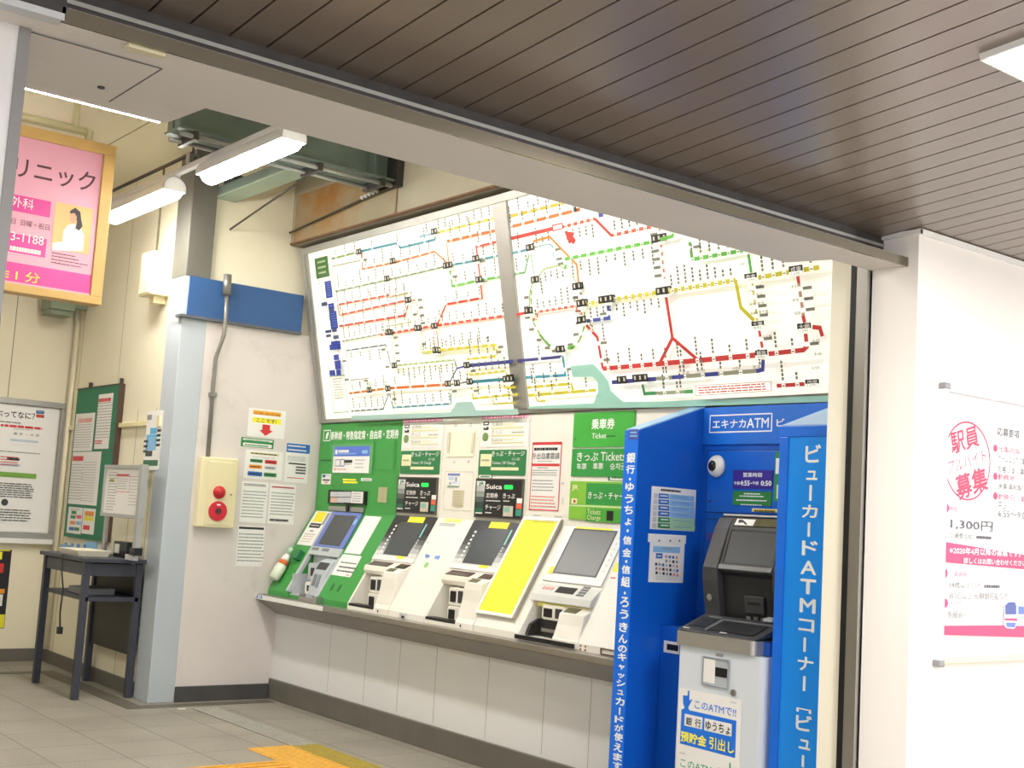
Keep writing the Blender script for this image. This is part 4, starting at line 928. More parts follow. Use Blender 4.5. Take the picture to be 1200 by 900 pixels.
# screen
MB().fround(FS, -8.61, -8.165, 0.405, 0.722, 0.02, 0.0004, 0.016, mat('bezel_blue','#6e7fc4',0.35,var=0.03)).build('bezel', t, 0.003)
MB().fbox(FS, -8.545, -8.225, 0.425, 0.692, 0.016, 0.018, SCREEN).build('screen', t)
MB().frect(FS, -8.215, -8.18, 0.62, 0.665, 0.0166, LBLUE).build('sticker', t, fix=False)
p = Print(FS, ch, 0.0006)
p.lr(450,60,61,452,PAPER)
p.mb.frect(FS, -8.90, -8.655, 0.41, 0.725, 0.0008, PAPER); p.mb.frect(FS, -8.865, -8.715, 0.625, 0.715, 0.0012, mat('warm_yellow','#f5e12c',0.5)); p.mb.frect(FS, -8.70, -8.665, 0.60, 0.71, 0.0012, INKG); p.mb.frect(FS, -8.87, -8.70, 0.57, 0.612, 0.0012, INK)
p.mb.smalltext(FS, -8.85, -8.72, 0.585, 0.60, 0.0014, LGREY, 1, 0.9, 0.7, 1); p.mb.frect(FS, -8.82, -8.76, 0.535, 0.548, 0.0012, INKG); p.mb.smalltext(FS, -8.87, -8.70, 0.43, 0.52, 0.0012, mat('pale_brown_ink','#c8a890',0.5), 4, 0.9, 0.3, 2); p.done(t)
for a in ((-8.13,-7.90,0.383,0.708),):
    o = MB().fbox(FS, *a, 0.0008, 0.003, PAPER).build('notice'); tag(o, 'blank white strip on the green machine right of its screen', 'notice')
o = MB().fround(FS, -8.14, -7.865, 0.195, 0.372, 0.01, 0.0008, 0.003, PAPER).build('notice'); tag(o, 'white text card on the lower green slope', 'notice')
p = Print(FS, ch, 0.003); p.lrows(665,450,475,800,INK,1,0.95,0.35); p.lrows(640,480,545,790,INK,2,0.9,0.35); p.lrows(705,555,565,735,RED,1,0.9,0.7); p.done(o)
b = MB()
for u in (-8.03, -7.93): b.disc(FS, u, 0.10, 0.032, 0.0005, 0.003, mat('dark_green_hole','#2b6e33',0.5), 14, 0.016)
b.build('finger_hole', t)
# upright face of the green machine
tx = mat('letter_white','#f4f6f0',0.5)
p = Print(FV, cg, 0.0006)
p.lt('新幹線・特急指定席・自由席・定期券', 588, 172, 238, 1115, tx, 0.02)
p.box(532,160,580,246,0.008,tx); p.poly([(545,225),(550,190),(566,172),(570,185),(560,220),(550,235)], tx)
p.r(505,391,592,402,mat('dark_green_slot','#23572b',0.5)); p.r(680,540,782,556,YEL); p.r(682,560,794,577,YEL); p.r(596,594,612,600,mat('dark_green_slot','#23572b',0.5))
for a in ((918,245,922,470),(1082,240,1086,470),(918,468,1086,472)): p.r(*a, mat('panel_seam_green','#378a40',0.5))
p.done(t)
g = MB().fbox(FV, *Print(FV,cg,0).q(962,606,1020,728), 0.0008, 0.004, mat('speaker_olive','#b9b48c',0.5)).build('speaker_grille', t)
p = Print(FV, cg, 0.004)
for i in range(9): p.r(964,612+13*i,1020,616+13*i,mat('grille_slot','#98907a',0.6))
p.done(g)
o = MB().fbox(FV, *Print(FV,cg,0).q(603,272,905,508), 0.0012, 0.006, mat('clear_holder','#5fa866',0.15)).build('holder')
o.name = 'poster_holder'; tag(o, 'clear plastic holder with a blue and white leaflet on green machine', 'holder')
o2, p = sheet(FV, cg, (620,292), (887,497), 'leaflet', 'blue headed white leaflet in the clear holder', 'leaflet', 0.0065, 0.004)
o2.parent = None
p.n = 0.0105
p.r(622,290,897,365,mat('periwinkle','#5b78d8',0.5)); p.r(630,315,645,350,PAPER); p.rows(655,312,735,334,PAPER,1,0.98,0.9); p.rows(655,338,800,355,LBLUE,1,0.95,0.5); p.r(838,318,882,345,LBLUE,0.3)
p.box(630,390,665,445,0.006,INKG); p.box(672,388,700,445,0.006,mat('print_blue','#5a74c0',0.5)); p.rows(700,388,762,415,INK,1,0.98,0.9); p.rows(705,422,760,436,INKG,1,0.9,0.4); p.rows(785,385,860,470,LGREY,3,0.8,0.35); p.r(622,460,632,472,RED); p.rows(640,460,715,474,mat('pale_red_ink','#e29a92',0.5),1,0.95,0.5); p.done(o2)
o, p = sheet(FV, cg, (518,502), (583,584), 'notice', 'small white notice low on the green machine left edge', 'notice', 0.0008, 0.003)
p.r(524,508,545,530,mat('print_navy','#3c5a8a',0.5)); p.rows(548,512,580,525,LBLUE,1,0.9,0.5); p.rows(525,540,580,560,INK,1,0.9,0.7); p.rows(540,562,565,575,RED,1,0.9,0.7); p.done(o)
o, p = sheet(FV, cg, (825,536), (906,559), 'sticker', 'small white pill sticker above the price display of green machine', 'sticker', 0.0008, 0.003)
p.rows(832,541,900,556,INKG,1,0.95,0.7); p.done(o)
d = MB(); q = Print(FV,cg,0).q(582,628,866,748); d.frame(FV, *q, 0.015, 0.0008, 0.018, BLACK); d.fbox(FV, q[0]+0.015, q[1]-0.015, q[2]+0.015, q[3]-0.015, 0.0008, 0.02, BLACK); d = d.build('price_display', t)
p = Print(FV, cg, 0.02)
for i in range(3):
    for j in range(2): p.r(600+54*i,642+45*j,650+54*i,684+45*j,[mat('tile_pale','#c9cdd2',0.4),mat('tile_peach','#ddb6a6',0.4)][1 if (i==0 and j==1) else 0])
p.r(765,640,852,735,mat('tile_white','#e6e4e2',0.4)); p.rows(775,650,845,730,INKG,4,0.8,0.3); p.done(d)
q = Print(FV,cg,0).q(585,752,850,792); MB().fbox(FV, q[0], q[1], 1.485, q[3], 0.0008, 0.022, STEEL).build('camera_bar', t, 0.003)
MB().disc(FV, FV.px(*cg(738,778))[0], FV.px(*cg(738,778))[1]+0.01, 0.03, 0.022, 0.035, BLACK, 14, 0.018).build('lens', t)
# disinfectant bottle lying against the slope
t = thing('spray_bottle', 'white and orange labelled spray bottle at the foot of green machine', 'bottle', (-8.82, 4.66, 0.86))
def lathe_on(F, u, n, prof, m, name, par):
    b = MB(); k = 14; P = []; Fc = []
    for v, r in prof:
        for i in range(k): a = 2*math.pi*i/k; P.append(F.at(u+r*math.cos(a), v, n+r*0.75*math.sin(a)))
    for j in range(len(prof)-1):
        for i in range(k): Fc.append((j*k+i, j*k+(i+1)%k, (j+1)*k+(i+1)%k, (j+1)*k+i))
    Fc += [tuple(range(k))[::-1], tuple(range((len(prof)-1)*k, len(prof)*k))]
    return b.add(P, Fc, m, True).build(name, par)
un = 0.047
lathe_on(FS, -8.845, un, [(0.07,0.035),(0.08,0.052),(0.17,0.056),(0.20,0.05)], mat('label_pale_green','#e3ecd8',0.4), 'body', t)
lathe_on(FS, -8.845, un, [(0.20,0.0505),(0.235,0.045)], mat('label_orange','#e8743a',0.4), 'label_band', t)
lathe_on(FS, -8.845, un, [(0.235,0.045),(0.275,0.034),(0.295,0.02)], PAPER, 'shoulder', t)
lathe_on(FS, -8.845, un, [(0.295,0.024),(0.345,0.026),(0.35,0.018)], mat('cap_mint','#a8cfb0',0.4), 'cap', t)
o = MB().fbox(FS, -8.765, -8.69, 0.27, 0.345, 0.0006, 0.05, mat('bottle_green','#2f7d4c',0.4)).build('nozzle_holder'); tag(o, 'dark green plastic clip beside the spray bottle cap', 'clip')

# ------------------------------------------------------------------ backlit fare map
t = thing('fare_map', 'long backlit railway fare map board leaning out over the machines', 'map', (-6.3, 4.95, 2.19))
FRM = mat('map_frame_metal', '#a9a8a2', 0.4, 0.5, var=0.05)
ML, MR, MT = -8.94, -3.32, 1.42
b = MB(); b.fbox(FM, ML, MR, -0.0, 0.03, -0.06, 0.012, FRM); b.fbox(FM, ML, MR, MT-0.05, MT, -0.06, 0.02, FRM); b.fbox(FM, ML, ML+0.10, 0.03, MT-0.05, -0.06, 0.012, FRM); b.fbox(FM, ML+0.035, ML+0.06, 0.03, MT-0.05, 0.012, 0.02, FRM)
b.build('frame', t); MB().fbox(FM, -6.37, -6.225, 0.03, MT-0.05, -0.06, 0.018, FRM).build('mullion', t, 0.004)
MB().fbox(FM, ML, MR, 0.0, MT, -0.09, -0.062, FRM).build('back_plate', t)
MAPW = mat('map_face', '#fdfdf2', 0.5, emit=MAP_POWER, var=0.004, scale=1)
MAPC = mat('map_face_cream', '#fbfae6', 0.5, emit=MAP_POWER, var=0.004, scale=1)
pl = MB().fbox(FM, ML+0.10, -6.37, 0.03, MT-0.05, -0.05, 0.0, MAPC).build('map_panel', t)
pr = MB().fbox(FM, -6.225, MR, 0.03, MT-0.05, -0.05, 0.0, MAPW).build('map_panel', t)
mc = {}
def mi(h):
    if h not in mc: mc[h] = mat('map_ink_'+h, '#'+''.join('%02x' % int(int(h[i:i+2], 16)*(0.86 if h[0] in 'abcdef89' else 1.0)) for i in (0, 2, 4)), 0.5, emit=MAP_POWER*0.3, var=0.0)
    return mc[h]
k1 = View(350,220,0.2166667); k2 = View(350,350,0.25); k3 = View(580,210,1/6); k4 = View(600,330,1/6); k5 = View(780,260,1/6); k6 = View(780,350,1/6)
TICK = mi('8f8e80'); TICKD = mi('5c5b52'); WHITEI = MAPW
class Map(Print):
    rnd = random.Random(3)
    def route(s, pts, col, w=0.016, n=0, side=1, dash=None, ends=True, tick=1.0):
        P = [Vector(s.F.px(*s.c(*p))) for p in pts]
        s.mb.line(s.F, P, w, s.up(), mi(col))
        if not n: return s
        seg = [(P[i+1]-P[i]).length for i in range(len(P)-1)]; tot = sum(seg); nn = s.up(); n2 = s.up()
        for k in range(n):
            d = tot*(k+0.5)/n; i = 0
            while i < len(seg)-1 and d > seg[i]: d -= seg[i]; i += 1
            dr = (P[i+1]-P[i]).normalized(); q = P[i]+dr*d
            if abs(dr.x) > 0.5:
                s.mb.frect(s.F, q.x-0.012, q.x+0.012, q.y-w*0.42, q.y+w*0.42, nn, WHITEI); s.mb.frect(s.F, q.x-0.009, q.x+0.009, q.y-0.005, q.y+0.002, n2, TICK)
                h = s.rnd.choice((2,2,3,3,4,5))*tick; y = q.y+side*(w*0.6+0.014)
                for j in range(int(h)):
                    yy = y+side*0.021*j; s.mb.frect(s.F, q.x-0.007, q.x+0.007, min(yy,yy+side*0.016), max(yy,yy+side*0.016), n2, TICKD if j%2 else TICK)
            else:
                s.mb.frect(s.F, q.x-w*0.5, q.x+w*0.5, q.y-0.012, q.y+0.012, nn, WHITEI); s.mb.frect(s.F, q.x+side*0.02 if side > 0 else q.x-0.075, q.x+0.075 if side > 0 else q.x-0.02, q.y-0.008, q.y+0.008, n2, TICK)
        return s
    def hub(s, x, y, n=2, w=0.05):
        w *= 0.72
        u, v = s.F.px(*s.c(x, y)); a = w*n*0.62; z = s.up()
        s.mb.frect(s.F, u-a, u+a, v-0.021, v+0.021, z, mi('1f1f1c')); z = s.up()
        for i in range(n):
            cx = u-a+2*a*(i+0.5)/n; s.mb.frect(s.F, cx-0.007, cx+0.007, v-0.010, v+0.012, z, mi('e9e6d0'))
        s.mb.frect(s.F, u-a*0.85, u+a*0.85, v-0.040, v-0.023, z, mi('c9c7b4')); s.mb.frect(s.F, u-a*0.8, u+a*0.8, v-0.038, v-0.025, s.up(), WHITEI); return s
    def big(s, txt, x0, y0, x1, y1, price):
        s.r(x0, y0, x1, y1, mi('1f1f1c')); h = y1-y0; w = x1-x0; s.t(txt, x0+w*0.12, y0+h*0.15, x1-w*0.12, y1-h*0.15, mi('fffff4'), 0.01)
        s.lr(x0+2, y1+1, y1+h*0.85, x1, mi('c9c7b4')); s.lr(x0+4, y1+2, y1+h*0.78, x1-2, WHITEI); s.lt(price, x0+w*0.2, y1+h*0.15, y1+h*0.7, x1-w*0.2, TICKD); return s
# left panel
p = Map(FM, k1, 0.0004)
p.r(85,385,168,478,mi('3f6b2f')); p.rows(100,395,160,470,mi('cfe0b0'),3,0.8,0.35)
p.box(106,478,170,488,0.003,TICK)
for x,y,xx,yy in ((140,508,185,592),(160,628,195,655),(166,672,215,760),(190,832,230,872)): p.r(x,y,xx,yy,mi('2b3f9a')); p.rows(x+8,y+5,xx-4,yy-5,mi('8fa0d8'),max(1,int((yy-y)/14)),0.8,0.3)
for x,y,xx,yy in ((124,622,158,636),(145,772,180,782),(182,765,210,778),(188,800,220,815),(150,795,178,806),(165,655,196,668)): p.r(x,y,xx,yy,mi('4a4f7a'))
p.line([(106,485),(225,900)],0.006,TICKD); p.line([(168,478),(262,900)],0.004,TICK)
p.route([(180,385),(335,345)],'8fae5f',0.016,3); p.route([(335,345),(530,300),(555,325),(740,280),(745,240)],'4f95a5',0.017,3); p.route([(655,265),(745,245)],'6aa5b5',0.012,1); p.route([(745,245),(1060,165)],'ecdc3f',0.018,8)
p.route([(345,350),(350,440),(520,405),(740,345)],'ee8a4a',0.015,9); p.route([(740,345),(820,415)],'ee8a4a',0.012); p.route([(340,392),(188,425),(205,560)],'b9ae86',0.008); p.route([(205,560),(500,495),(820,420)],'93a878',0.012,14)
p.route([(820,420),(980,390),(1095,365)],'3f8f9a',0.015,5); p.route([(820,430),(808,300)],'ee8a4a',0.012); p.route([(808,290),(1070,232)],'f07a2a',0.02,5)
p.route([(1080,292),(968,320),(988,480),(1000,595),(805,630),(755,745)],'e8452f',0.016,9); p.route([(825,440),(838,532),(980,500),(1105,480)],'5fae4a',0.016,6)
p.route([(600,568),(500,590),(490,570)],'c8b478',0.012,3); p.route([(500,580),(218,632),(230,688),(610,605)],'ef6a50',0.015,16); p.route([(228,748),(585,690),(605,620)],'ee5a48',0.016,7); p.route([(610,605),(645,608),(665,755)],'f0b090',0.012,5)
p.route([(245,830),(510,780)],'a0a898',0.012,9); p.route([(455,795),(750,745),(1140,690)],'ee5c40',0.018,18); p.route([(510,745),(620,725),(622,640)],'b8c088',0.009,3); p.route([(755,755),(770,870)],'e87a70',0.009)
p.route([(680,890),(1080,850),(1085,905)],'eee04a',0.016,9)
for x,y,n in ((335,345,2),(520,395,2),(745,235,2),(490,490,2),(820,418,3),(972,382,2),(990,495,2),(608,605,2),(512,780,2),(665,757,2),(750,745,2),(770,878,2)): p.hub(x,y,n,0.042)
p.c = k2
p.r(158,215,205,235,mi('2b3f9a')); p.r(165,200,200,230,mi('2b3f9a')); p.r(178,262,205,285,mi('2b3f9a')); p.r(182,290,215,328,mi('2b3f9a')); p.r(158,335,188,358,mi('2b3f9a')); p.r(190,332,215,356,mi('2b3f9a'))
p.box(160,362,250,530,0.006,mi('4a6a4a')); p.rows(172,372,232,470,TICK,8,0.85,0.3)
p.route([(240,242),(425,215),(450,320),(470,312)],'55606a',0.011,6,-1); p.route([(240,245),(258,380),(345,372),(355,425)],'8f9890',0.008,4,-1); p.route([(470,312),(750,285)],'b8d078',0.014,11,-1); p.route([(455,165),(470,310)],'dfe0a0',0.010,4); p.route([(750,290),(760,325),(725,395)],'4a5a78',0.012); p.route([(760,325),(815,310)],'3a3f8a',0.012)
p.route([(255,442),(440,418)],'f08a3a',0.018,5); p.route([(440,418),(725,400)],'ee7a30',0.020,4); p.route([(265,525),(415,515),(442,440)],'50606f',0.012,7); p.route([(445,440),(462,508),(735,490),(730,400)],'3f8a9a',0.014,10); p.route([(810,312),(1025,292)],'3a3f8a',0.024,0); p.route([(735,400),(830,385)],'6a7a80',0.012,3); p.route([(830,388),(1030,372)],'2f7f93',0.022,0)
p.route([(585,185),(600,255),(660,250)],'e8e070',0.012,3); p.route([(660,240),(935,215),(942,268),(810,282)],'ecdf3c',0.018,11); p.route([(815,315),(825,355),(990,338),(1005,362)],'ecdf3c',0.016,7); p.route([(830,390),(840,465),(1050,445)],'ecdf3c',0.016,5); p.route([(985,375),(990,415),(1040,412)],'ecdf3c',0.015); p.route([(930,465),(940,490),(1045,485)],'e8dd50',0.012,2)
p.route([(655,130),(663,235)],'e88a80',0.008)
for x,y,n in ((442,155,2),(578,135,2),(472,310,2),(665,238,2),(442,418,2),(355,425,2),(725,395,2),(768,392,2),(828,385,2),(1008,372,3),(815,308,2)): p.hub(x,y,n,0.04)
p.poly([(275,545),(740,528),(770,482),(840,478),(862,520),(1055,512),(1060,540),(270,565)], mi('bfe6dc'))
p.done(pl)
# right panel
p = Map(FM, k3, 0.0004)
p.route([(70,270),(490,165)],'f2d12a',0.021,6); p.route([(75,345),(600,212)],'f0812f',0.021,6); p.route([(80,425),(440,340)],'ef4438',0.024,0); p.route([(480,335),(705,278)],'ef6a44',0.020,5,-1); p.route([(705,278),(825,400)],'e84a40',0.018); p.route([(825,395),(1140,325)],'ee6a52',0.020,6)
p.poly([(402,322),(478,305),(484,348),(410,368)],mi('e2453a')); p.poly([(410,330),(472,315),(477,342),(416,358)],WHITEI); p.poly([(492,365),(560,375),(552,402),(572,425),(560,458),(540,445),(525,455)],mi('ee4032'))
p.route([(100,525),(250,492)],'5f95a8',0.017,1); p.route([(280,478),(385,455),(410,470),(425,600)],'7fb0b0',0.010,5); p.route([(270,470),(280,435),(390,405),(580,600),(595,740)],'f09a3a',0.015); p.route([(120,672),(215,655),(225,610),(245,530)],'5f9f5a',0.012,2); p.route([(260,530),(285,690)],'8f9f88',0.008); p.route([(310,690),(350,630),(450,605),(500,630)],'c5d88a',0.012,5,-1)
p.route([(502,630),(505,560),(1140,435)],'62bb46',0.020,11,-1); p.route([(540,660),(590,745)],'cfd68a',0.008)
p.route([(1165,350),(1200,700)],'ef8a78',0.014,6,-1); p.r(735,232,770,262,mi('4a4f9a')); p.r(560,195,582,225,mi('1f1f1c'))
for x,y,n in ((255,478,2),(290,705,2),(600,750,2),(635,868,2),(810,842,3),(1165,412,3)): p.hub(x,y,n,0.045)
p.c = k4
# loop line
u = [p.F.px(*k4(*q)) for q in ((150,60),(148,150),(150,200),(165,290),(210,370),(270,440),(330,480),(375,485),(440,465),(490,410),(520,320),(525,250),(515,150),(490,60))]
p.mb.line(FM, u, 0.013, p.up(), mi('8fbf55'))
for a,b in zip(u[:-1],u[1:]):
    q = (Vector(a)+Vector(b))/2; p.mb.frect(FM, q.x-0.02, q.x+0.02, q.y-0.010, q.y+0.010, p.up(), WHITEI); p.mb.frect(FM, q.x-0.075, q.x-0.025, q.y-0.009, q.y+0.009, p.up(), TICK)
p.line([(210,370),(280,450)],0.018,mi('82c060')); p.line([(410,470),(450,440)],0.018,mi('6fb850'))
u = [p.F.px(*k3(*q)) for q in ((285,720),(265,790),(262,900))]; p.mb.line(FM, u, 0.011, p.up(), mi('9cbf60'))
p.route([(50,232),(145,210)],'ee4a40',0.018); p.route([(170,265),(195,262),(200,212),(470,170),(490,222),(515,225)],'ef6f4a',0.016,9); p.route([(545,155),(1070,70)],'f0e23c',0.024,11,-1); p.route([(545,275),(705,255),(695,165)],'3f4f9a',0.022,3,-1); p.route([(545,305),(622,390),(660,610)],'e8403c',0.020,3); p.route([(660,610),(1060,575),(1240,560)],'e8403c',0.026,7); p.route([(1100,30),(1110,90)],'ee5040',0.016); p.route([(1105,95),(1152,395),(1060,575)],'e33e3c',0.022); p.route([(1152,395),(1345,560)],'e33e3c',0.020)
p.route([(60,555),(355,528),(375,500)],'3f3f7f',0.020,1); p.route([(120,672),(400,655),(380,520)],'3f93a5',0.018,3); p.route([(130,742),(440,715),(455,760)],'ecdc34',0.018,4); p.route([(140,798),(615,760)],'ecdc34',0.018,4); p.route([(190,800),(205,835),(260,838)],'ecdc34',0.014,1)
p.poly([(435,590),(600,575),(660,640),(705,700),(720,765),(810,842),(1100,838),(1100,880),(140,890),(140,875),(600,850),(632,770),(628,700),(590,665),(455,668)], mi('b3ead9'))
p.c = View(600,330,1/6); p.poly([(1080,838),(2250,798),(2250,840),(1080,880)], mi('b3ead9'))
p.route([(730,705),(1040,680)],'3a3f8a',0.024,0); p.route([(1040,678),(1400,648)],'a8a890',0.020,3); p.route([(945,715),(960,785),(1040,780)],'3f8f5a',0.020); p.route([(1040,780),(1280,770)],'a8ae90',0.018,2)
for x,y,n in ((145,200,2),(485,30,2),(515,148,2),(690,120,3),(520,265,2),(372,470,2),(1100,60,3),(805,685,2),(935,672,3),(20,672,2)): p.hub(x,y,n,0.047)
p.c = k5
p.route([(205,140),(225,262),(580,200)],'5fb842',0.022,7); p.route([(0,122),(85,100),(92,80)],'6fbb4a',0.020); p.route([(620,225),(640,355)],'57b048',0.018); p.route([(60,485),(530,408)],'efe23a',0.026,9); p.route([(530,405),(568,600),(660,690)],'e9e02a',0.022); p.route([(690,390),(910,350)],'efe23a',0.024,3); p.route([(1010,335),(1120,318)],'efe23a',0.024,1); p.route([(650,430),(685,690)],'efe06a',0.014,4); p.route([(970,380),(978,430)],'e8403c',0.020); p.route([(978,430),(1010,655)],'d8a890',0.020,3); p.route([(1008,655),(1020,705)],'e8403c',0.022); p.route([(700,760),(722,880)],'e85048',0.018,1)
p.route([(1075,735),(1128,740),(1145,800)],'e8403c',0.022)
for tx_,x,y in (('佐倉',672,440),('物井',680,498),('都賀',690,560),('東千葉',698,620),('求名',922,442),('東金',935,535),('福俵',948,628),('本千葉',722,792)): p.lt(tx_,x,y,y+26,x+(48 if len(tx_) == 2 else 70),TICKD,0.0)
for tx_,x,y in (('1,340',555,290),('1,170',608,480),('840',636,568),('840',645,630),('1,320',1000,530)): p.lt(tx_,x,y,y+20,x+48,TICKD)
p.big('佐倉',598,365,690,396,'1,340'); p.big('成東',912,312,1014,350,'1,690'); p.big('千葉',650,698,742,728,'840'); p.big('大網',972,712,1074,748,'1,340')
p.c = k6
p.route([(0,452),(240,432),(690,390)],'e33e3c',0.028,6); p.route([(775,382),(1020,355),(1045,330),(1035,240)],'e33e3c',0.024,3); p.route([(0,555),(700,500),(735,490),(738,420)],'a8a890',0.022,6); p.route([(95,547),(180,540)],'3a3f8a',0.022); p.route([(330,528),(420,520)],'3a3f8a',0.022); p.route([(690,503),(735,492),(738,425)],'3a3f8a',0.022)
p.route([(0,660),(185,648)],'b0b698',0.018,2); p.route([(185,648),(245,644)],'4f9f5a',0.020); p.route([(835,605),(1030,592)],'e33e3c',0.020,2)
p.big('蘇我',682,358,772,392,'990'); p.big('茂原',1035,562,1136,590,'1,690')
for tx_,x,y in (('永田',1085,280),('本納',1098,372),('新茂原',1085,470),('木更津',528,472),('姉ヶ崎',278,490),('五井',172,505),('君津',670,462)): p.lt(tx_,x,y,y+24,x+55,TICKD)
p.poly([(268,602),(800,572),(805,640),(265,676)],mi('d8a898')); p.poly([(272,606),(796,577),(800,636),(270,671)],WHITEI)
p.c = View(780,350,1/6); p.lrows(290,612,664,780,mi('e85a48'),3,0.95,0.5)
p.done(pr)
# rusty fascia board between map and ceiling
RUST = mat('stained_cream_board', '#978d72', 0.6, var=0.08, scale=2, stain=('#93652a', 1.0, 0.42, 0.60))  # real stains; colours also darkened for the dimness above the lamps
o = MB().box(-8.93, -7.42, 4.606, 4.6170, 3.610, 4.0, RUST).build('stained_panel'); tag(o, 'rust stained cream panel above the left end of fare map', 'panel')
o = MB().box(-8.95, -3.32, 4.585, 4.6185, 3.594, 3.606, mat('rusty_edge','#6f4a2a',0.6,var=0.2,scale=10)).build('rusty_ledge'); tag(o, 'long thin rusty ledge along the top of the fare map', 'ledge')
# ------------------------------------------------------------------ blue cash machine booth
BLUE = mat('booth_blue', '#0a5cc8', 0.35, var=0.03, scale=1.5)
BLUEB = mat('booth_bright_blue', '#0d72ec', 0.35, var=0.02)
AZURE = mat('booth_azure_face', '#0f93ff', 0.3, var=0.02)
PALEB = mat('booth_top_edge', '#8fbbea', 0.3)
YF, YB = 4.49, 4.978
t = thing('cash_machine_booth', 'bright blue booth surrounding the cash machine at the map wall', 'booth', (-4.0, 4.75, 0.0))
def side(x0, x1, m):
    b = MB(); b.profile([(YF,0.001),(YF,2.0),(YB,2.168),(YB,0.001)], x0, x1, m); return b
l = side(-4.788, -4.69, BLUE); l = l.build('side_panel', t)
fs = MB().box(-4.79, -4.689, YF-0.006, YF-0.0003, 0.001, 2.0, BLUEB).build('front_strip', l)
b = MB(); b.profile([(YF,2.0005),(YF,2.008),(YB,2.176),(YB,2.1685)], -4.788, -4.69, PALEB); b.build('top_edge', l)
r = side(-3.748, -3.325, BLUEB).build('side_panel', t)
b = MB(); b.profile([(YF,2.0005),(YF,2.006),(YB,2.174),(YB,2.1685)], -3.748, -3.325, PALEB); b.build('top_edge', r)
FR = Frame((0, YF, 0), (1,0,0), (0,0,1))
b = MB(); b.frame(FR, -3.748, -3.325, 0.001, 2.0, 0.05, 0.0005, 0.012, mat('booth_frame_blue','#0b6fe6',0.35)); b.build('sign_frame', r, 0.003)
f = MB().fbox(FR, -3.698, -3.375, 0.051, 1.95, 0.0005, 0.006, AZURE).build('sign_face', r)
p = MB()
cells = [('ビ',953,520,543),('ュ',951.5,547,563),('ー',950,567,588),('カ',949,591,607.5),('ー',948,611,630),('ド',949,633,652),('A',947.5,656.7,674),('T',947,678,697),('M',946.5,701,719),('コ',945,725,741),('ー',943,746,765),('ナ',944,769,787),('ー',942.5,791,811),('[',942,828,836),('ビ',942,837,857.5),('ュ',943,862,879),('ー',941,884,900)]
FRT = Frame((0, YF-0.0065, 0), (1,0,0), (0,0,1))
def vcol(F, cells, wide, n, m, bold):
    mb = MB()
    for ch, x, y0, y1 in cells:
        a = F.px(x, y0); b_ = F.px(x, y1); mb.vtext(F, [ch], [((a[0]+b_[0])/2, a[1], b_[1])], wide, n, m, bold)
    return mb
SIGNW = mat('sign_white', '#f4f8ff', 0.4)
merge_into(f, vcol(FRT, cells, 0.082, 0.0004, SIGNW, 0.022))
FLT = Frame((0, YF-0.0065, 0), (1,0,0), (0,0,1))
left = [('銀',530,543),('行',544.5,555.5),('・',559,564),('ゆ',565,576),('う',579,590),('ち',592,603),('ょ',604,616),('・',619,625),('信',627.6,638.6),('金',642,653),('・',655,661),('信',662,673),('組',675,688),('・',692,698),('ろ',699,712),('う',714,726),('き',729,741),('ん',743,754),('の',755.8,765),('キ',765,775),('ャ',776.5,785),('ッ',787,795),('シ',796.5,805),('ュ',806.5,814.5),('カ',817,827),('ー',828.6,838),('ド',839,848),('が',848.7,857.5),('使',858.5,869),('え',870.7,881),('ま',882.5,892),('す',892.7,902)]
merge_into(fs, vcol(FLT, [(c, 739-17.0*(y0-520)/380+1.0, y0, y1) for c, y0, y1 in left], 0.062, 0.0004, SIGNW, 0.03))
p = Print(FLT, FULL, 0.0004); p.r(737,503.5,748,515,mat('label_purple','#3f4fb0',0.4)); p.rows(738.5,505,747,513,LBLUE,2,0.9,0.5); p.done(fs)
# back panel with its doors
bk = MB().box(-4.689, -3.325, YB-0.002, 5.02, 0.001, 2.168, BLUE).build('back_panel', t)
FK = Frame((0, YB-0.002, 0), (1,0,0), (0,0,1))
fa = MB().fbox(FK, -4.688, -3.75, 1.965, 2.166, 0.0004, 0.012, mat('booth_fascia_blue','#1670dc',0.35)).build('fascia', bk, 0.002)
MB().fbox(FK, -4.645, -3.78, 1.605, 1.930, 0.0004, 0.008, mat('booth_door_blue','#0d64d4',0.35)).build('door', bk, 0.002)
MB().fbox(FK, -4.645, -3.78, 1.02, 1.565, 0.0004, 0.008, mat('booth_door_blue2','#0c5fcb',0.35)).build('door', bk, 0.002)
b = MB(); b.frame(FK, -4.65, -3.775, 1.60, 1.935, 0.004, 0.0004, 0.0045, mat('booth_gap','#083a86',0.6)); b.frame(FK, -4.65, -3.775, 1.015, 1.57, 0.004, 0.0004, 0.0045, mat('booth_gap','#083a86',0.6)); b.build('door_gap', bk)
MB().fbox(FK, -4.63, -4.50, 1.455, 1.495, 0.008, 0.010, mat('label_violet','#5a4fa0',0.4)).build('label', bk)
MB().disc(FK, -4.62, 1.66, 0.007, 0.008, 0.012, DGREY, 12).build('keyhole', bk)
ca = View(800, 470, 0.15)
p = Print(FK, ca, 0.0124)
q = p.lq(222,112,252,712); w_ = 0.007
for a in ((q[0],q[1],q[2],q[2]+w_),(q[0],q[1],q[3]-w_,q[3]),(q[0],q[0]+w_,q[2],q[3]),(q[1]-w_,q[1],q[2],q[3])): p.mb.frect(FK, *a, 0.0128, SIGNW)
p.lt('エキナカ',248,152,216,505,SIGNW,0.015); p.lt('ATM',515,138,212,685,SIGNW,0.01); p.lt('ビ',748,140,200,808,SIGNW,0.015); p.done(fa)
b = MB().box(-4.689, -4.362, 4.715, YB-0.003, 0.001, 1.0, BLUE).build('lower_cabinet', t, 0.003)
FC2 = Frame((0, 4.715, 0), (1,0,0), (0,0,1)); q = (-4.66, -4.55, 0.865, 0.925)
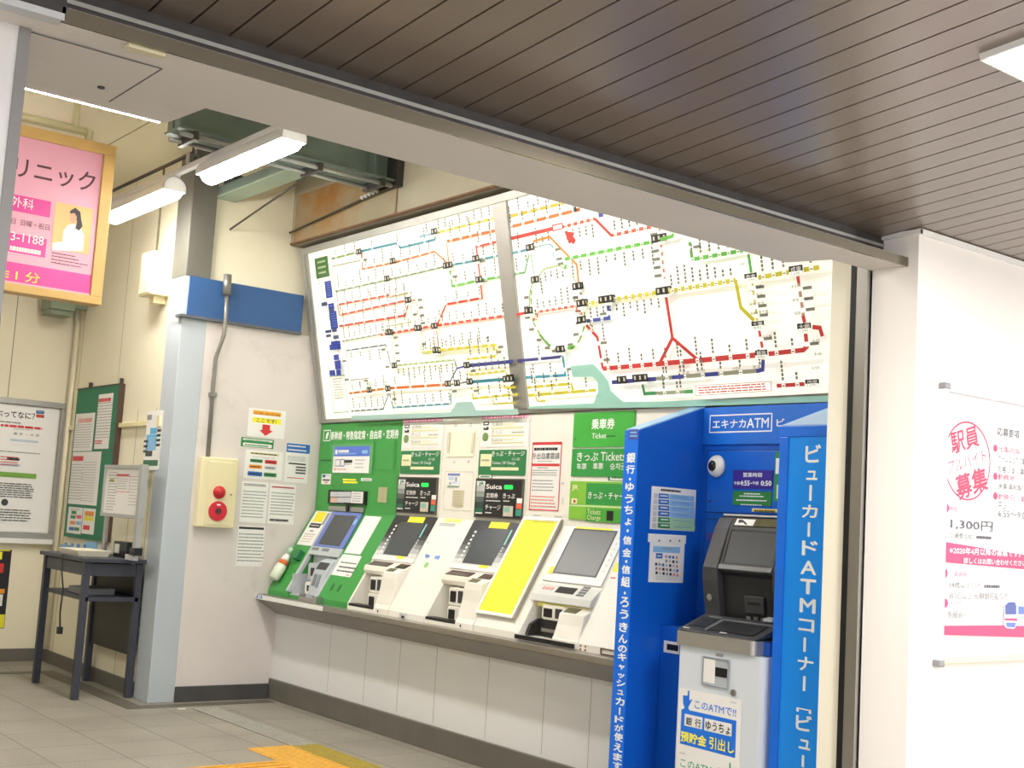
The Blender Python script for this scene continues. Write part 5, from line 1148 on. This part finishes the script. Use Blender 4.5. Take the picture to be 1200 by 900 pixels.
MB().fbox(FC2, *q, 0.0004, 0.004, PAPER).build('slot_plate', b); MB().fbox(FC2, -4.635, -4.555, 0.88, 0.91, 0.004, 0.006, BLACK).build('slot', b)
# signs on the booth
t = thing('dome_camera', 'white dome security camera with dark lens on the blue booth', 'camera', (-4.55, 4.94, 1.84))
cu, cv = FK.px(*ca(275, 510))
MB().dome(FK, cu, cv, 0.060, 0.0085, 0.035, WHITE, 24, 6).build('housing', t); 
MB().dome(Frame(FK.at(cu-0.005, cv, 0), (1,0,0), (0,0,1)), 0, 0, 0.034, 0.022, 0.033, mat('dome_dark','#1a1a1c',0.1)).build('lens_dome', t)
o, p = sheet(FK, ca, (408,540), (712,690), 'sign', 'purple opening hours sign with white letters on blue booth', 'sign', 0.008, 0.004, mat('sign_purple','#3b2a96',0.35))
p.lt('営業時間',485,560,594,632,SIGNW,0.01); p.lt('午前',414,628,655,458,SIGNW,0.02); p.lt('4:55',462,622,660,535,SIGNW,0.03); p.lt('-',538,640,646,556,SIGNW); p.lt('午前',560,628,655,606,SIGNW,0.02); p.lt('0:50',625,624,662,706,SIGNW,0.03); p.done(o)
o, p = sheet(FK, ca, (407,703), (702,822), 'sign', 'green notice plate under the purple opening hours sign', 'sign', 0.008, 0.004, mat('plate_green','#2f8a3a',0.4))
p.lrows(490,716,732,620,SIGNW,1,0.95,0.6); p.lrows(455,735,750,650,SIGNW,1,0.95,0.6); p.lrows(430,765,782,680,SIGNW,1,0.95,0.6); p.lrows(465,802,816,640,SIGNW,1,0.95,0.6); p.done(o)
o, p = sheet(FK, ca, (552,838), (830,876), 'sticker', 'small pale yellow label on the booth above the cash machine', 'sticker', 0.008, 0.003, mat('label_pale_yellow','#f2e48a',0.45))
p.lrows(572,845,868,735,mat('brown_ink2','#6f5a20',0.5),1,0.98,0.75); p.done(o)
o, p = sheet(FK, ca, (735,398), (850,790), 'poster', 'green and white poster half hidden behind the booth right panel', 'poster', 0.008, 0.003, GREENI)
p.lr(738,448,570,850,PAPER); p.lr(745,655,762,757,PAPER); p.done(o)
cn = View(740, 560, 0.14446)
o, p = sheet(FBL, cn, (163,66), (508,436), 'notice', 'white notice with blue and green table on the booth side panel', 'notice', 0.0006, 0.002)
p.lrows(236,84,106,400,INK,1,0.97,0.8)
for i in range(6):
    y = 122+48*i; p.lr(178-4*i,y+3,y+42,208-3*i,LGREY); p.lr(216-2*i,y+3,y+42,300,BLUEI if i < 4 else GREENI); p.lr(304,y+10,y+54,505,LBLUE if i < 4 else mat('pale_green_print','#a6d6a8',0.5)); p.lrows(228,y+12,y+34,292,PAPER,1,0.9,0.5); p.lrows(325,y+22,y+44,480,mat('print_blue','#5a74c0',0.5),2,0.8,0.3)
p.done(o)
t, p = None, None
hold = MB(); 
o, p = sheet(FBL, cn, (150,512), (415,852), 'notice', 'white calendar like notice on a wide strip, lower on the booth side panel', 'notice', 0.0006, 0.002)
a = FBL.px(*cn(133,450)); e = FBL.px(*cn(434,535)); MB().fbox(FBL, a[0], e[0], e[1], a[1], 0.0028, 0.006, PAPER).build('holding_strip', o)
p.lr(172,552,602,392,LBLUE); p.lrows(240,565,580,330,INKG,1,0.95,0.6); p.lr(195,610,652,248,BLUEI); p.lrows(205,625,640,240,PAPER,1,0.9,0.6)
rnd = random.Random(5)
for j in range(5):
    for i in range(7):
        if j < 2 and i < 3: continue
        x = 185+28*i; y = 618+35*j+3*i; p.lr(x, y, y+22, x+18, rnd.choice([INKG, DGREY, BLUEI, LGREY, mat('pale_red_ink','#e29a92',0.5)]))
p.lrows(185,792,832,390,LGREY,3,0.8,0.3); p.done(o)
b = MB()
for i in (200, 290, 365): u, v = FBL.px(*cn(i+18, 510)); b.flat(FBL, [(u+0.006*math.cos(k*math.pi/4), v+0.006*math.sin(k*math.pi/4)) for k in range(8)], 0.0064, DGREY)
merge_into(o, b)

# ------------------------------------------------------------------ cash machine
t = thing('cash_machine', 'grey cash machine with black screen housing inside the blue booth', 'cash machine', (-4.07, 4.7, 0.0))
AG = mat('cash_machine_grey', '#dde4ec', 0.4, 0.1, var=0.02, scale=2)
AK = mat('cash_machine_black', '#3a3b3e', 0.42, var=0.06, scale=6)
AKD = mat('cash_machine_dark', '#232427', 0.4, var=0.06, scale=6)
x0, x1, yf, yb = -4.335, -3.790, 4.475, 4.968
def plan(x0, x1, yf, yb, rl, rr, k=5):
    P = []
    for i in range(k+1): a = math.radians(180+90*i/k); P.append((x0+rl+rl*math.cos(a), yf+rl+rl*math.sin(a)))
    for i in range(k+1): a = math.radians(270+90*i/k); P.append((x1-rr+rr*math.cos(a), yf+rr+rr*math.sin(a)))
    return P+[(x1, yb), (x0, yb)]
MB().extrude([(x,y,0.001) for x,y in plan(x0+0.01, x1, yf+0.006, yb, 0.008, 0.045)], (0,0,0.944), AG).build('cabinet', t)
band = MB().extrude([(x,y,0.947) for x,y in plan(x0, x1-0.055, yf-0.008, yb, 0.008, 0.03)], (0,0,0.066), mat('cash_machine_band','#b5b3ae',0.3,0.6)).build('band', t)
MB().extrude([(x,y,0.948) for x,y in plan(x1-0.10, x1-0.02, yf+0.06, yb, 0.02, 0.02)], (0,0,0.06), BLUE).build('ledge_side', t)
# sloping black ledge
b = MB(); b.hexa([(x0+0.002,yf-0.006,1.0135),(x1-0.06,yf-0.006,1.0135),(x1-0.02,4.66,1.05),(x0+0.002,4.66,1.05),(x0+0.002,yf-0.004,1.022),(x1-0.065,yf-0.004,1.018),(x1-0.02,4.66,1.093),(x0+0.002,4.66,1.093)], AK)
ldg = b.build('ledge', t, 0.004)
FLG = Frame((0,yf-0.004,1.022),(1,0,0),(0,0.189,0.071))
w = MB(); w.fbox(FLG, -4.16, -3.88, 0.03, 0.145, 0.0005, 0.003, AKD); w.fbox(FLG, x0+0.03, -4.20, 0.05, 0.16, 0.0005, 0.003, AKD); w.build('note_shutter', ldg)
w = MB(); w.fbox(FLG,-4.165,-3.86,0.150,0.157,0.0005,0.006,MGREY); w.fbox(FLG,-4.172,-4.165,0.02,0.157,0.0005,0.006,MGREY); w.fbox(FLG,-4.27,-4.19,0.165,0.17,0.0005,0.006,MGREY); w.build('guide_line', ldg)
w = MB(); w.fbox(FLG,-4.07,-4.03,0.012,0.02,0.0005,0.004,LGREY); w.fbox(FLG,-4.31,-4.27,0.012,0.02,0.0005,0.004,LGREY); w.build('mark', ldg)
# screen housing: profile in section, leaning back
prof = [(4.662,1.05),(4.655,1.122),(4.628,1.26),(4.626,1.325),(4.70,1.52),(4.738,1.578),(4.80,1.585),(4.966,1.585),(4.966,1.05)]
MB().profile(prof, x0, x0+0.10, AK).build('housing_side', t, 0.008); MB().profile(prof, x1-0.10, x1-0.02, AK).build('housing_side', t, 0.008)
profc = [(4.70,1.05),(4.69,1.12),(4.668,1.29),(4.645,1.31),(4.640,1.335),(4.705,1.53),(4.738,1.578),(4.80,1.585),(4.966,1.585),(4.966,1.05)]
MB().profile(profc, x0+0.10, x1-0.10, AKD).build('housing', t, 0.004)
MB().box(x0+0.02, x1-0.03, 4.742, 4.90, 1.583, 1.594, mat('housing_top_edge','#c9ccd0',0.35)).build('top_cover', t, 0.004)
FSC = Frame((0,4.640,1.335),(1,0,0),(0,0.065,0.195))
scr = MB().fbox(FSC, x0+0.125, x1-0.115, 0.02, 0.190, 0.0005, 0.004, mat('cash_screen','#54585a',0.16,var=0.05)).build('screen', t)
b = MB(); b.frame(FSC, x0+0.11, x1-0.10, 0.002, 0.203, 0.016, 0.0005, 0.008, BLACK); b.build('bezel', t)
MB().fbox(FSC, x0+0.11, x1-0.10, -0.018, 0.006, 0.0005, 0.016, MGREY).build('screen_ledge', t, 0.003)
FTP = Frame((0,4.705,1.53),(1,0,0),(0,0.033,0.048)); 
b = MB().fbox(FTP, x0+0.12, x1-0.11, 0.006, 0.05, 0.0005, 0.005, mat('mirror_strip','#6d6a50',0.12,0.3,var=0.3,scale=12)).build('mirror_strip', t)
w = MB(); w.fbox(FTP, x0+0.13, x0+0.25, 0.008, 0.046, 0.005, 0.006, PAPER); w = w.build('notice_label', b)
w = MB(); w.flat(FTP, [(x0+0.142,0.04),(x0+0.165,0.042),(x0+0.19,0.03),(x0+0.215,0.012),(x0+0.20,0.012),(x0+0.18,0.025),(x0+0.15,0.02)], 0.0064, INK); merge_into(b, w)
FCF = Frame((0,4.69,1.12),(1,0,0),(0,-0.022,0.17))
w = MB(); w.fbox(FCF, -4.09, -3.97, 0.0, 0.085, 0.0005, 0.014, AK); rd = w.build('card_reader', t, 0.004)
MB().fbox(FCF, -4.065, -3.995, 0.045, 0.058, 0.014, 0.016, BLACK).build('slot', rd)
MB().fbox(FCF, -3.94, x1-0.10, -0.02, 0.12, 0.0005, 0.006, BLACK).build('keypad_hood', t); 
MB().fbox(FCF, -3.945, x1-0.10, -0.02, -0.006, 0.006, 0.05, LGREY).build('keypad_edge', t)
w = MB()
for i in range(3): w.fbox(FCF, -4.09+0.045*i, -4.065+0.045*i, -0.035, -0.015, 0.0005, 0.004, MGREY)
w.build('pictogram', t)
lk = Frame((0,4.652,1.14),(1,0,0),(0,-0.027,0.138)); MB().disc(lk, x0+0.05, 0.04, 0.018, 0.0005, 0.012, CHROME, 16).build('lock', t, 0.002)
# receipt window, lock and stickers on the front
FFR = Frame((0, yf+0.006, 0), (1,0,0), (0,0,1))
w = MB(); w.frame(FFR, -4.165, -3.995, 0.775, 0.912, 0.008, 0.0005, 0.008, mat('window_rim','#9aa0a8',0.4)); rw = w.build('receipt_window', t, 0.002)
MB().fbox(FFR, -4.157, -4.003, 0.783, 0.904, 0.0005, 0.003, mat('window_inside','#b3b9c0',0.4)).build('recess', rw); MB().fbox(FFR, -4.157, -4.085, 0.79, 0.90, 0.003, 0.0045, PAPER).build('receipt_flap', rw); MB().fbox(FFR, -4.082, -4.010, 0.826, 0.868, 0.003, 0.0052, BLACK).build('slot', rw)
MB().disc(FFR, -3.965, 0.765, 0.016, 0.0005, 0.008, CHROME, 16).build('lock', t)
w = MB(); w.fbox(FFR, -4.085, -4.04, 0.918, 0.932, 0.0005, 0.002, INKG); w.build('label', t)
cA = View(780, 800, 1/9)
SKB = mat('sticker_blue','#1a78ea',0.4)
o, p = sheet(FFR, cA, (148,50), (780,790+45), 'sticker', 'white and blue sticker on the cash machine front, yellow letters', 'sticker', 0.0008, 0.002, group='stickers on the cash machine')
p.poly([(172,280),(245,268),(255,290),(752,402),(738,795),(155,640)], SKB)
p.poly([(240,82),(256,82),(256,185),(262,190),(278,172),(288,176),(262,225),(244,262),(250,285),(180,290),(205,262),(190,220),(188,132),(236,138)], SKB)
p.lt('このATMで!!',312,190,268,752,SKB,0.005); p.lrows(688,190,215,755,LGREY,1,0.9,0.6)
p.lr(205,325,450,396,PAPER,0.06); p.lr(415,372,502,706,PAPER,0.06); p.lt('銀',222,358,442,285,INK,0.015); p.lt('行',318,378,462,380,INK,0.015); p.lt('ゆうちょ',430,398,492,690,INK,0.015)
sy = mat('sticker_yellow','#fff66a',0.4); p.lt('預貯金',168,505,612,438,sy,0.03); p.lt('引出し',470,568,690,732,sy,0.02); p.done(o)
o, p = sheet(FFR, cA, (125,672), (762,1500), 'sticker', 'white sticker with green letters under the blue one', 'sticker', 0.0008, 0.002, group='stickers on the cash machine')
p.lt('このATM',160,802,880,490,mat('sticker_green','#1f9a6a',0.4),0.005); p.lrows(150,722,748,215,LGREY,1,0.9,0.6); p.lt('で!!',560,890,960,745,mat('sticker_green','#1f9a6a',0.4),0.01); p.poly([(678,845),(692,845),(694,960),(678,960)],mat('sticker_green','#1f9a6a',0.4)); p.done(o)

# ------------------------------------------------------------------ recruitment poster on the hall wall
ch = View(1060, 430, 0.4106)
t = thing('recruitment_poster', 'white recruitment poster in a silver frame on the hall wall', 'poster', (-2.87, 4.9, 1.03))
Y0, Y1, Z0, Z1 = 4.412, 5.42, 1.035, 2.148
MB().fbox(FH, Y0+0.03, Y1-0.03, Z0+0.02, Z1-0.02, 0.0005, 0.012, mat('poster_white','#fbfaf8',0.3,var=0.005)).build('panel', t)
RIM = mat('poster_rim','#d9d6d4',0.3,0.4)
b = MB(); b.fbox(FH, Y0, Y0+0.032, Z0, Z1, 0.0005, 0.028, WHITE); b.fbox(FH, Y1-0.032, Y1, Z0, Z1, 0.0005, 0.028, WHITE); b.fbox(FH, Y0+0.032, Y1-0.032, Z1-0.03, Z1, 0.0005, 0.028, RIM); b.fbox(FH, Y0+0.032, Y1-0.032, Z0, Z0+0.03, 0.0005, 0.024, mat('poster_bottom_rail','#ead2b8',0.4)); b.build('frame', t, 0.004)
for z0, z1 in ((Z1-0.022, Z1+0.004), (Z0-0.010, Z0+0.018)):
    MB().fbox(FH, Y0-0.005, Y0+0.038, z0, z1, 0.0004, 0.032, mat('corner_cap','#8f8f92',0.35,0.5)).build('corner_cap', t, 0.006)
p = Print(FH, ch, 0.0122)
HP = mat('hall_poster_pink','#cc3f70',0.45); HPK = mat('hall_poster_stamp','#c93a60',0.45); HI = mat('hall_poster_ink','#4a4956',0.5)
c0 = FH.px(*ch(172, 268)); ry = abs(FH.px(*ch(172,155))[1]-FH.px(*ch(172,382))[1])/2; rx = abs(FH.px(*ch(106,268))[0]-FH.px(*ch(240,268))[0])/2
n = 40; z = p.up()
for i in range(n):
    a0, a1 = 2*math.pi*i/n, 2*math.pi*(i+1)/n
    p.mb.flat(FH, [(c0[0]+rx*f*math.cos(a), c0[1]+ry*f*math.sin(a)) for f, a in ((1,a0),(1,a1),(0.95,a1),(0.95,a0))], z, HPK)
ST = Frame(FH.at(c0[0], c0[1], 0), FH.u*math.cos(0.26)+FH.v*math.sin(0.26), FH.v*math.cos(0.26)-FH.u*math.sin(0.26))
z = p.up()
p.mb.text(ST, '駅員', -0.10, 0.10, 0.045, 0.13, z, HPK, 0.02); p.mb.text(ST, 'アルバイト', -0.145, 0.14, -0.028, 0.026, z, HPK, 0.0); p.mb.text(ST, '募集', -0.105, 0.125, -0.145, -0.045, z, HPK, 0.025)
p.lt('応募要項',257,172,196,320,HI,0.01)
yb_ = [(232,'仕事内容'),(312,'勤務地'),(368,'勤務日・勤務時間')]
for y, s in yb_: p.disc(251,y,0.016,HP); p.lt(s,258,y-8,y+10,258+16*len(s),HP,0.0)
for y, x1_, s in ((258,345,'ホームなどでご案内'),(288,345,'お客さまご案内'),(338,328,'JR東浦和駅'),(392,280,'平日'),(415,345,'6:55～9:00')): p.lt(s,258,y-8,y+12,x1_,HI)
p.disc(110,402,0.018,HP); p.lt('時給',118,395,412,142,HP); p.lt('1,300円',122,432,462,242,HI,0.005); p.lt('交通費支給',118,470,488,185,HI); p.lrows(195,478,490,240,HI,1,0.9,0.7)
p.poly([(97,497),(480,560),(480,590),(97,556)], HP)
p.lt('※2020年4月以降の募集です。',118,512,532,320,PAPER,0.01); p.lt('詳しくはお問い合わせください',158,543,560,335,PAPER,0.01)
p.disc(105,588,0.018,HP); p.lt('応募資格',116,582,597,168,HP); p.lt('18歳以上の方',118,610,630,208,HI); p.lrows(215,618,630,265,HI,1,0.9,0.7); p.lt('週3日以上 長期間可能な方',115,640,662,285,HI)
p.disc(105,673,0.018,HP); p.lt('その他',118,665,680,152,HP); p.lt('制服貸与',112,694,716,166,HI)
p.poly([(95,737),(480,735),(480,775),(95,763)], HP)
TB = mat('train_blue','#5d76c8',0.4)
p.poly([(272,678),(282,666),(300,664),(308,672),(309,735),(300,746),(278,744),(271,735)], mat('train_front','#dfe4f2',0.4)); p.poly([(274,680),(284,670),(302,670),(306,680),(306,705),(275,705)], mat('train_window','#3d4f9a',0.3)); p.poly([(273,716),(308,716),(308,724),(273,722)], HP); p.poly([(308,672),(440,688),(440,735),(309,738)], mat('train_side','#b9c4e6',0.4)); p.poly([(312,682),(440,694),(440,708),(312,704)], TB); p.poly([(276,728),(304,728),(302,742),(279,741)], TB)
p.done(t)

# ------------------------------------------------------------------ floor: drain grate, tactile tiles
GRT = mat('grate_steel', '#c9c8bf', 0.4, 0.4, var=0.1, scale=12); OLIVE = mat('grate_yellow_paint', '#a9963f', 0.5, var=0.12, scale=20)
def grate(xa, xb, m, label):
    t = thing('drain_grate', label, 'grate', ((xa+xb)/2, 4.04, 0.0), 'drain grates along the machine wall')
    MB().box(xa, xb, 3.945, 4.135, 0.0002, 0.003, mat('drain_dark','#6d6c66',0.6) if m is GRT else m).build('frame', t)
    b = MB()
    for i in range(7): y = 3.950+0.0265*i; b.box(xa, xb, y, y+0.013, 0.003, 0.006, m)
    b.build('bars', t)
grate(-8.62, -7.12, GRT, 'steel slotted drain grate on the floor before the yellow one')
grate(-7.12, -4.80, OLIVE, 'yellow painted drain grate continuing the steel one')
TAC = mat('tactile_yellow', '#d9a33a', 0.55, var=0.08, scale=25)
def tile(x, y, kind, label):
    b = MB().box(x+0.002, x+0.298, y+0.002, y+0.298, 0.0002, 0.004, TAC); FT = Frame((0,0,0.004),(1,0,0),(0,1,0))
    if kind == 'dots':
        for i in range(5):
            for j in range(5): b.dome(FT, x+0.03+0.06*i, y+0.03+0.06*j, 0.017, -0.001, 0.006, TAC, 8, 2)
    else:
        for i in range(4): b.fround(FT, x+0.02+0.075*i, x+0.052+0.075*i, y+0.015, y+0.285, 0.015, -0.001, 0.006, TAC)
    tag(b.build('tactile_tile'), label, 'tactile tile', 'tactile paving tiles')
tile(-7.15, 3.645, 'dots', 'dotted yellow tactile tile, farthest from the camera beside the grate')
tile(-6.85, 3.645, 'dots', 'dotted yellow tactile tile between farthest tile and the nearer one')
tile(-6.55, 3.645, 'dots', 'dotted yellow tactile tile nearest the frame bottom beside grate')
tile(-6.74, 3.343, 'bars', 'ridged yellow tactile tile touching the dotted tiles')
tile(-6.74, 3.041, 'bars', 'ridged yellow tactile tile at the outer end of the path')
o = MB().fpoly(Frame((0,0,0),(1,0,0),(0,1,0)), [(-8.665,3.845),(-8.64,3.84),(-8.625,3.89),(-8.65,3.9)], 0.0004, 0.002, PAPER).build('paper_scrap'); tag(o, 'tiny white paper scrap on the floor near the pillar', 'paper')
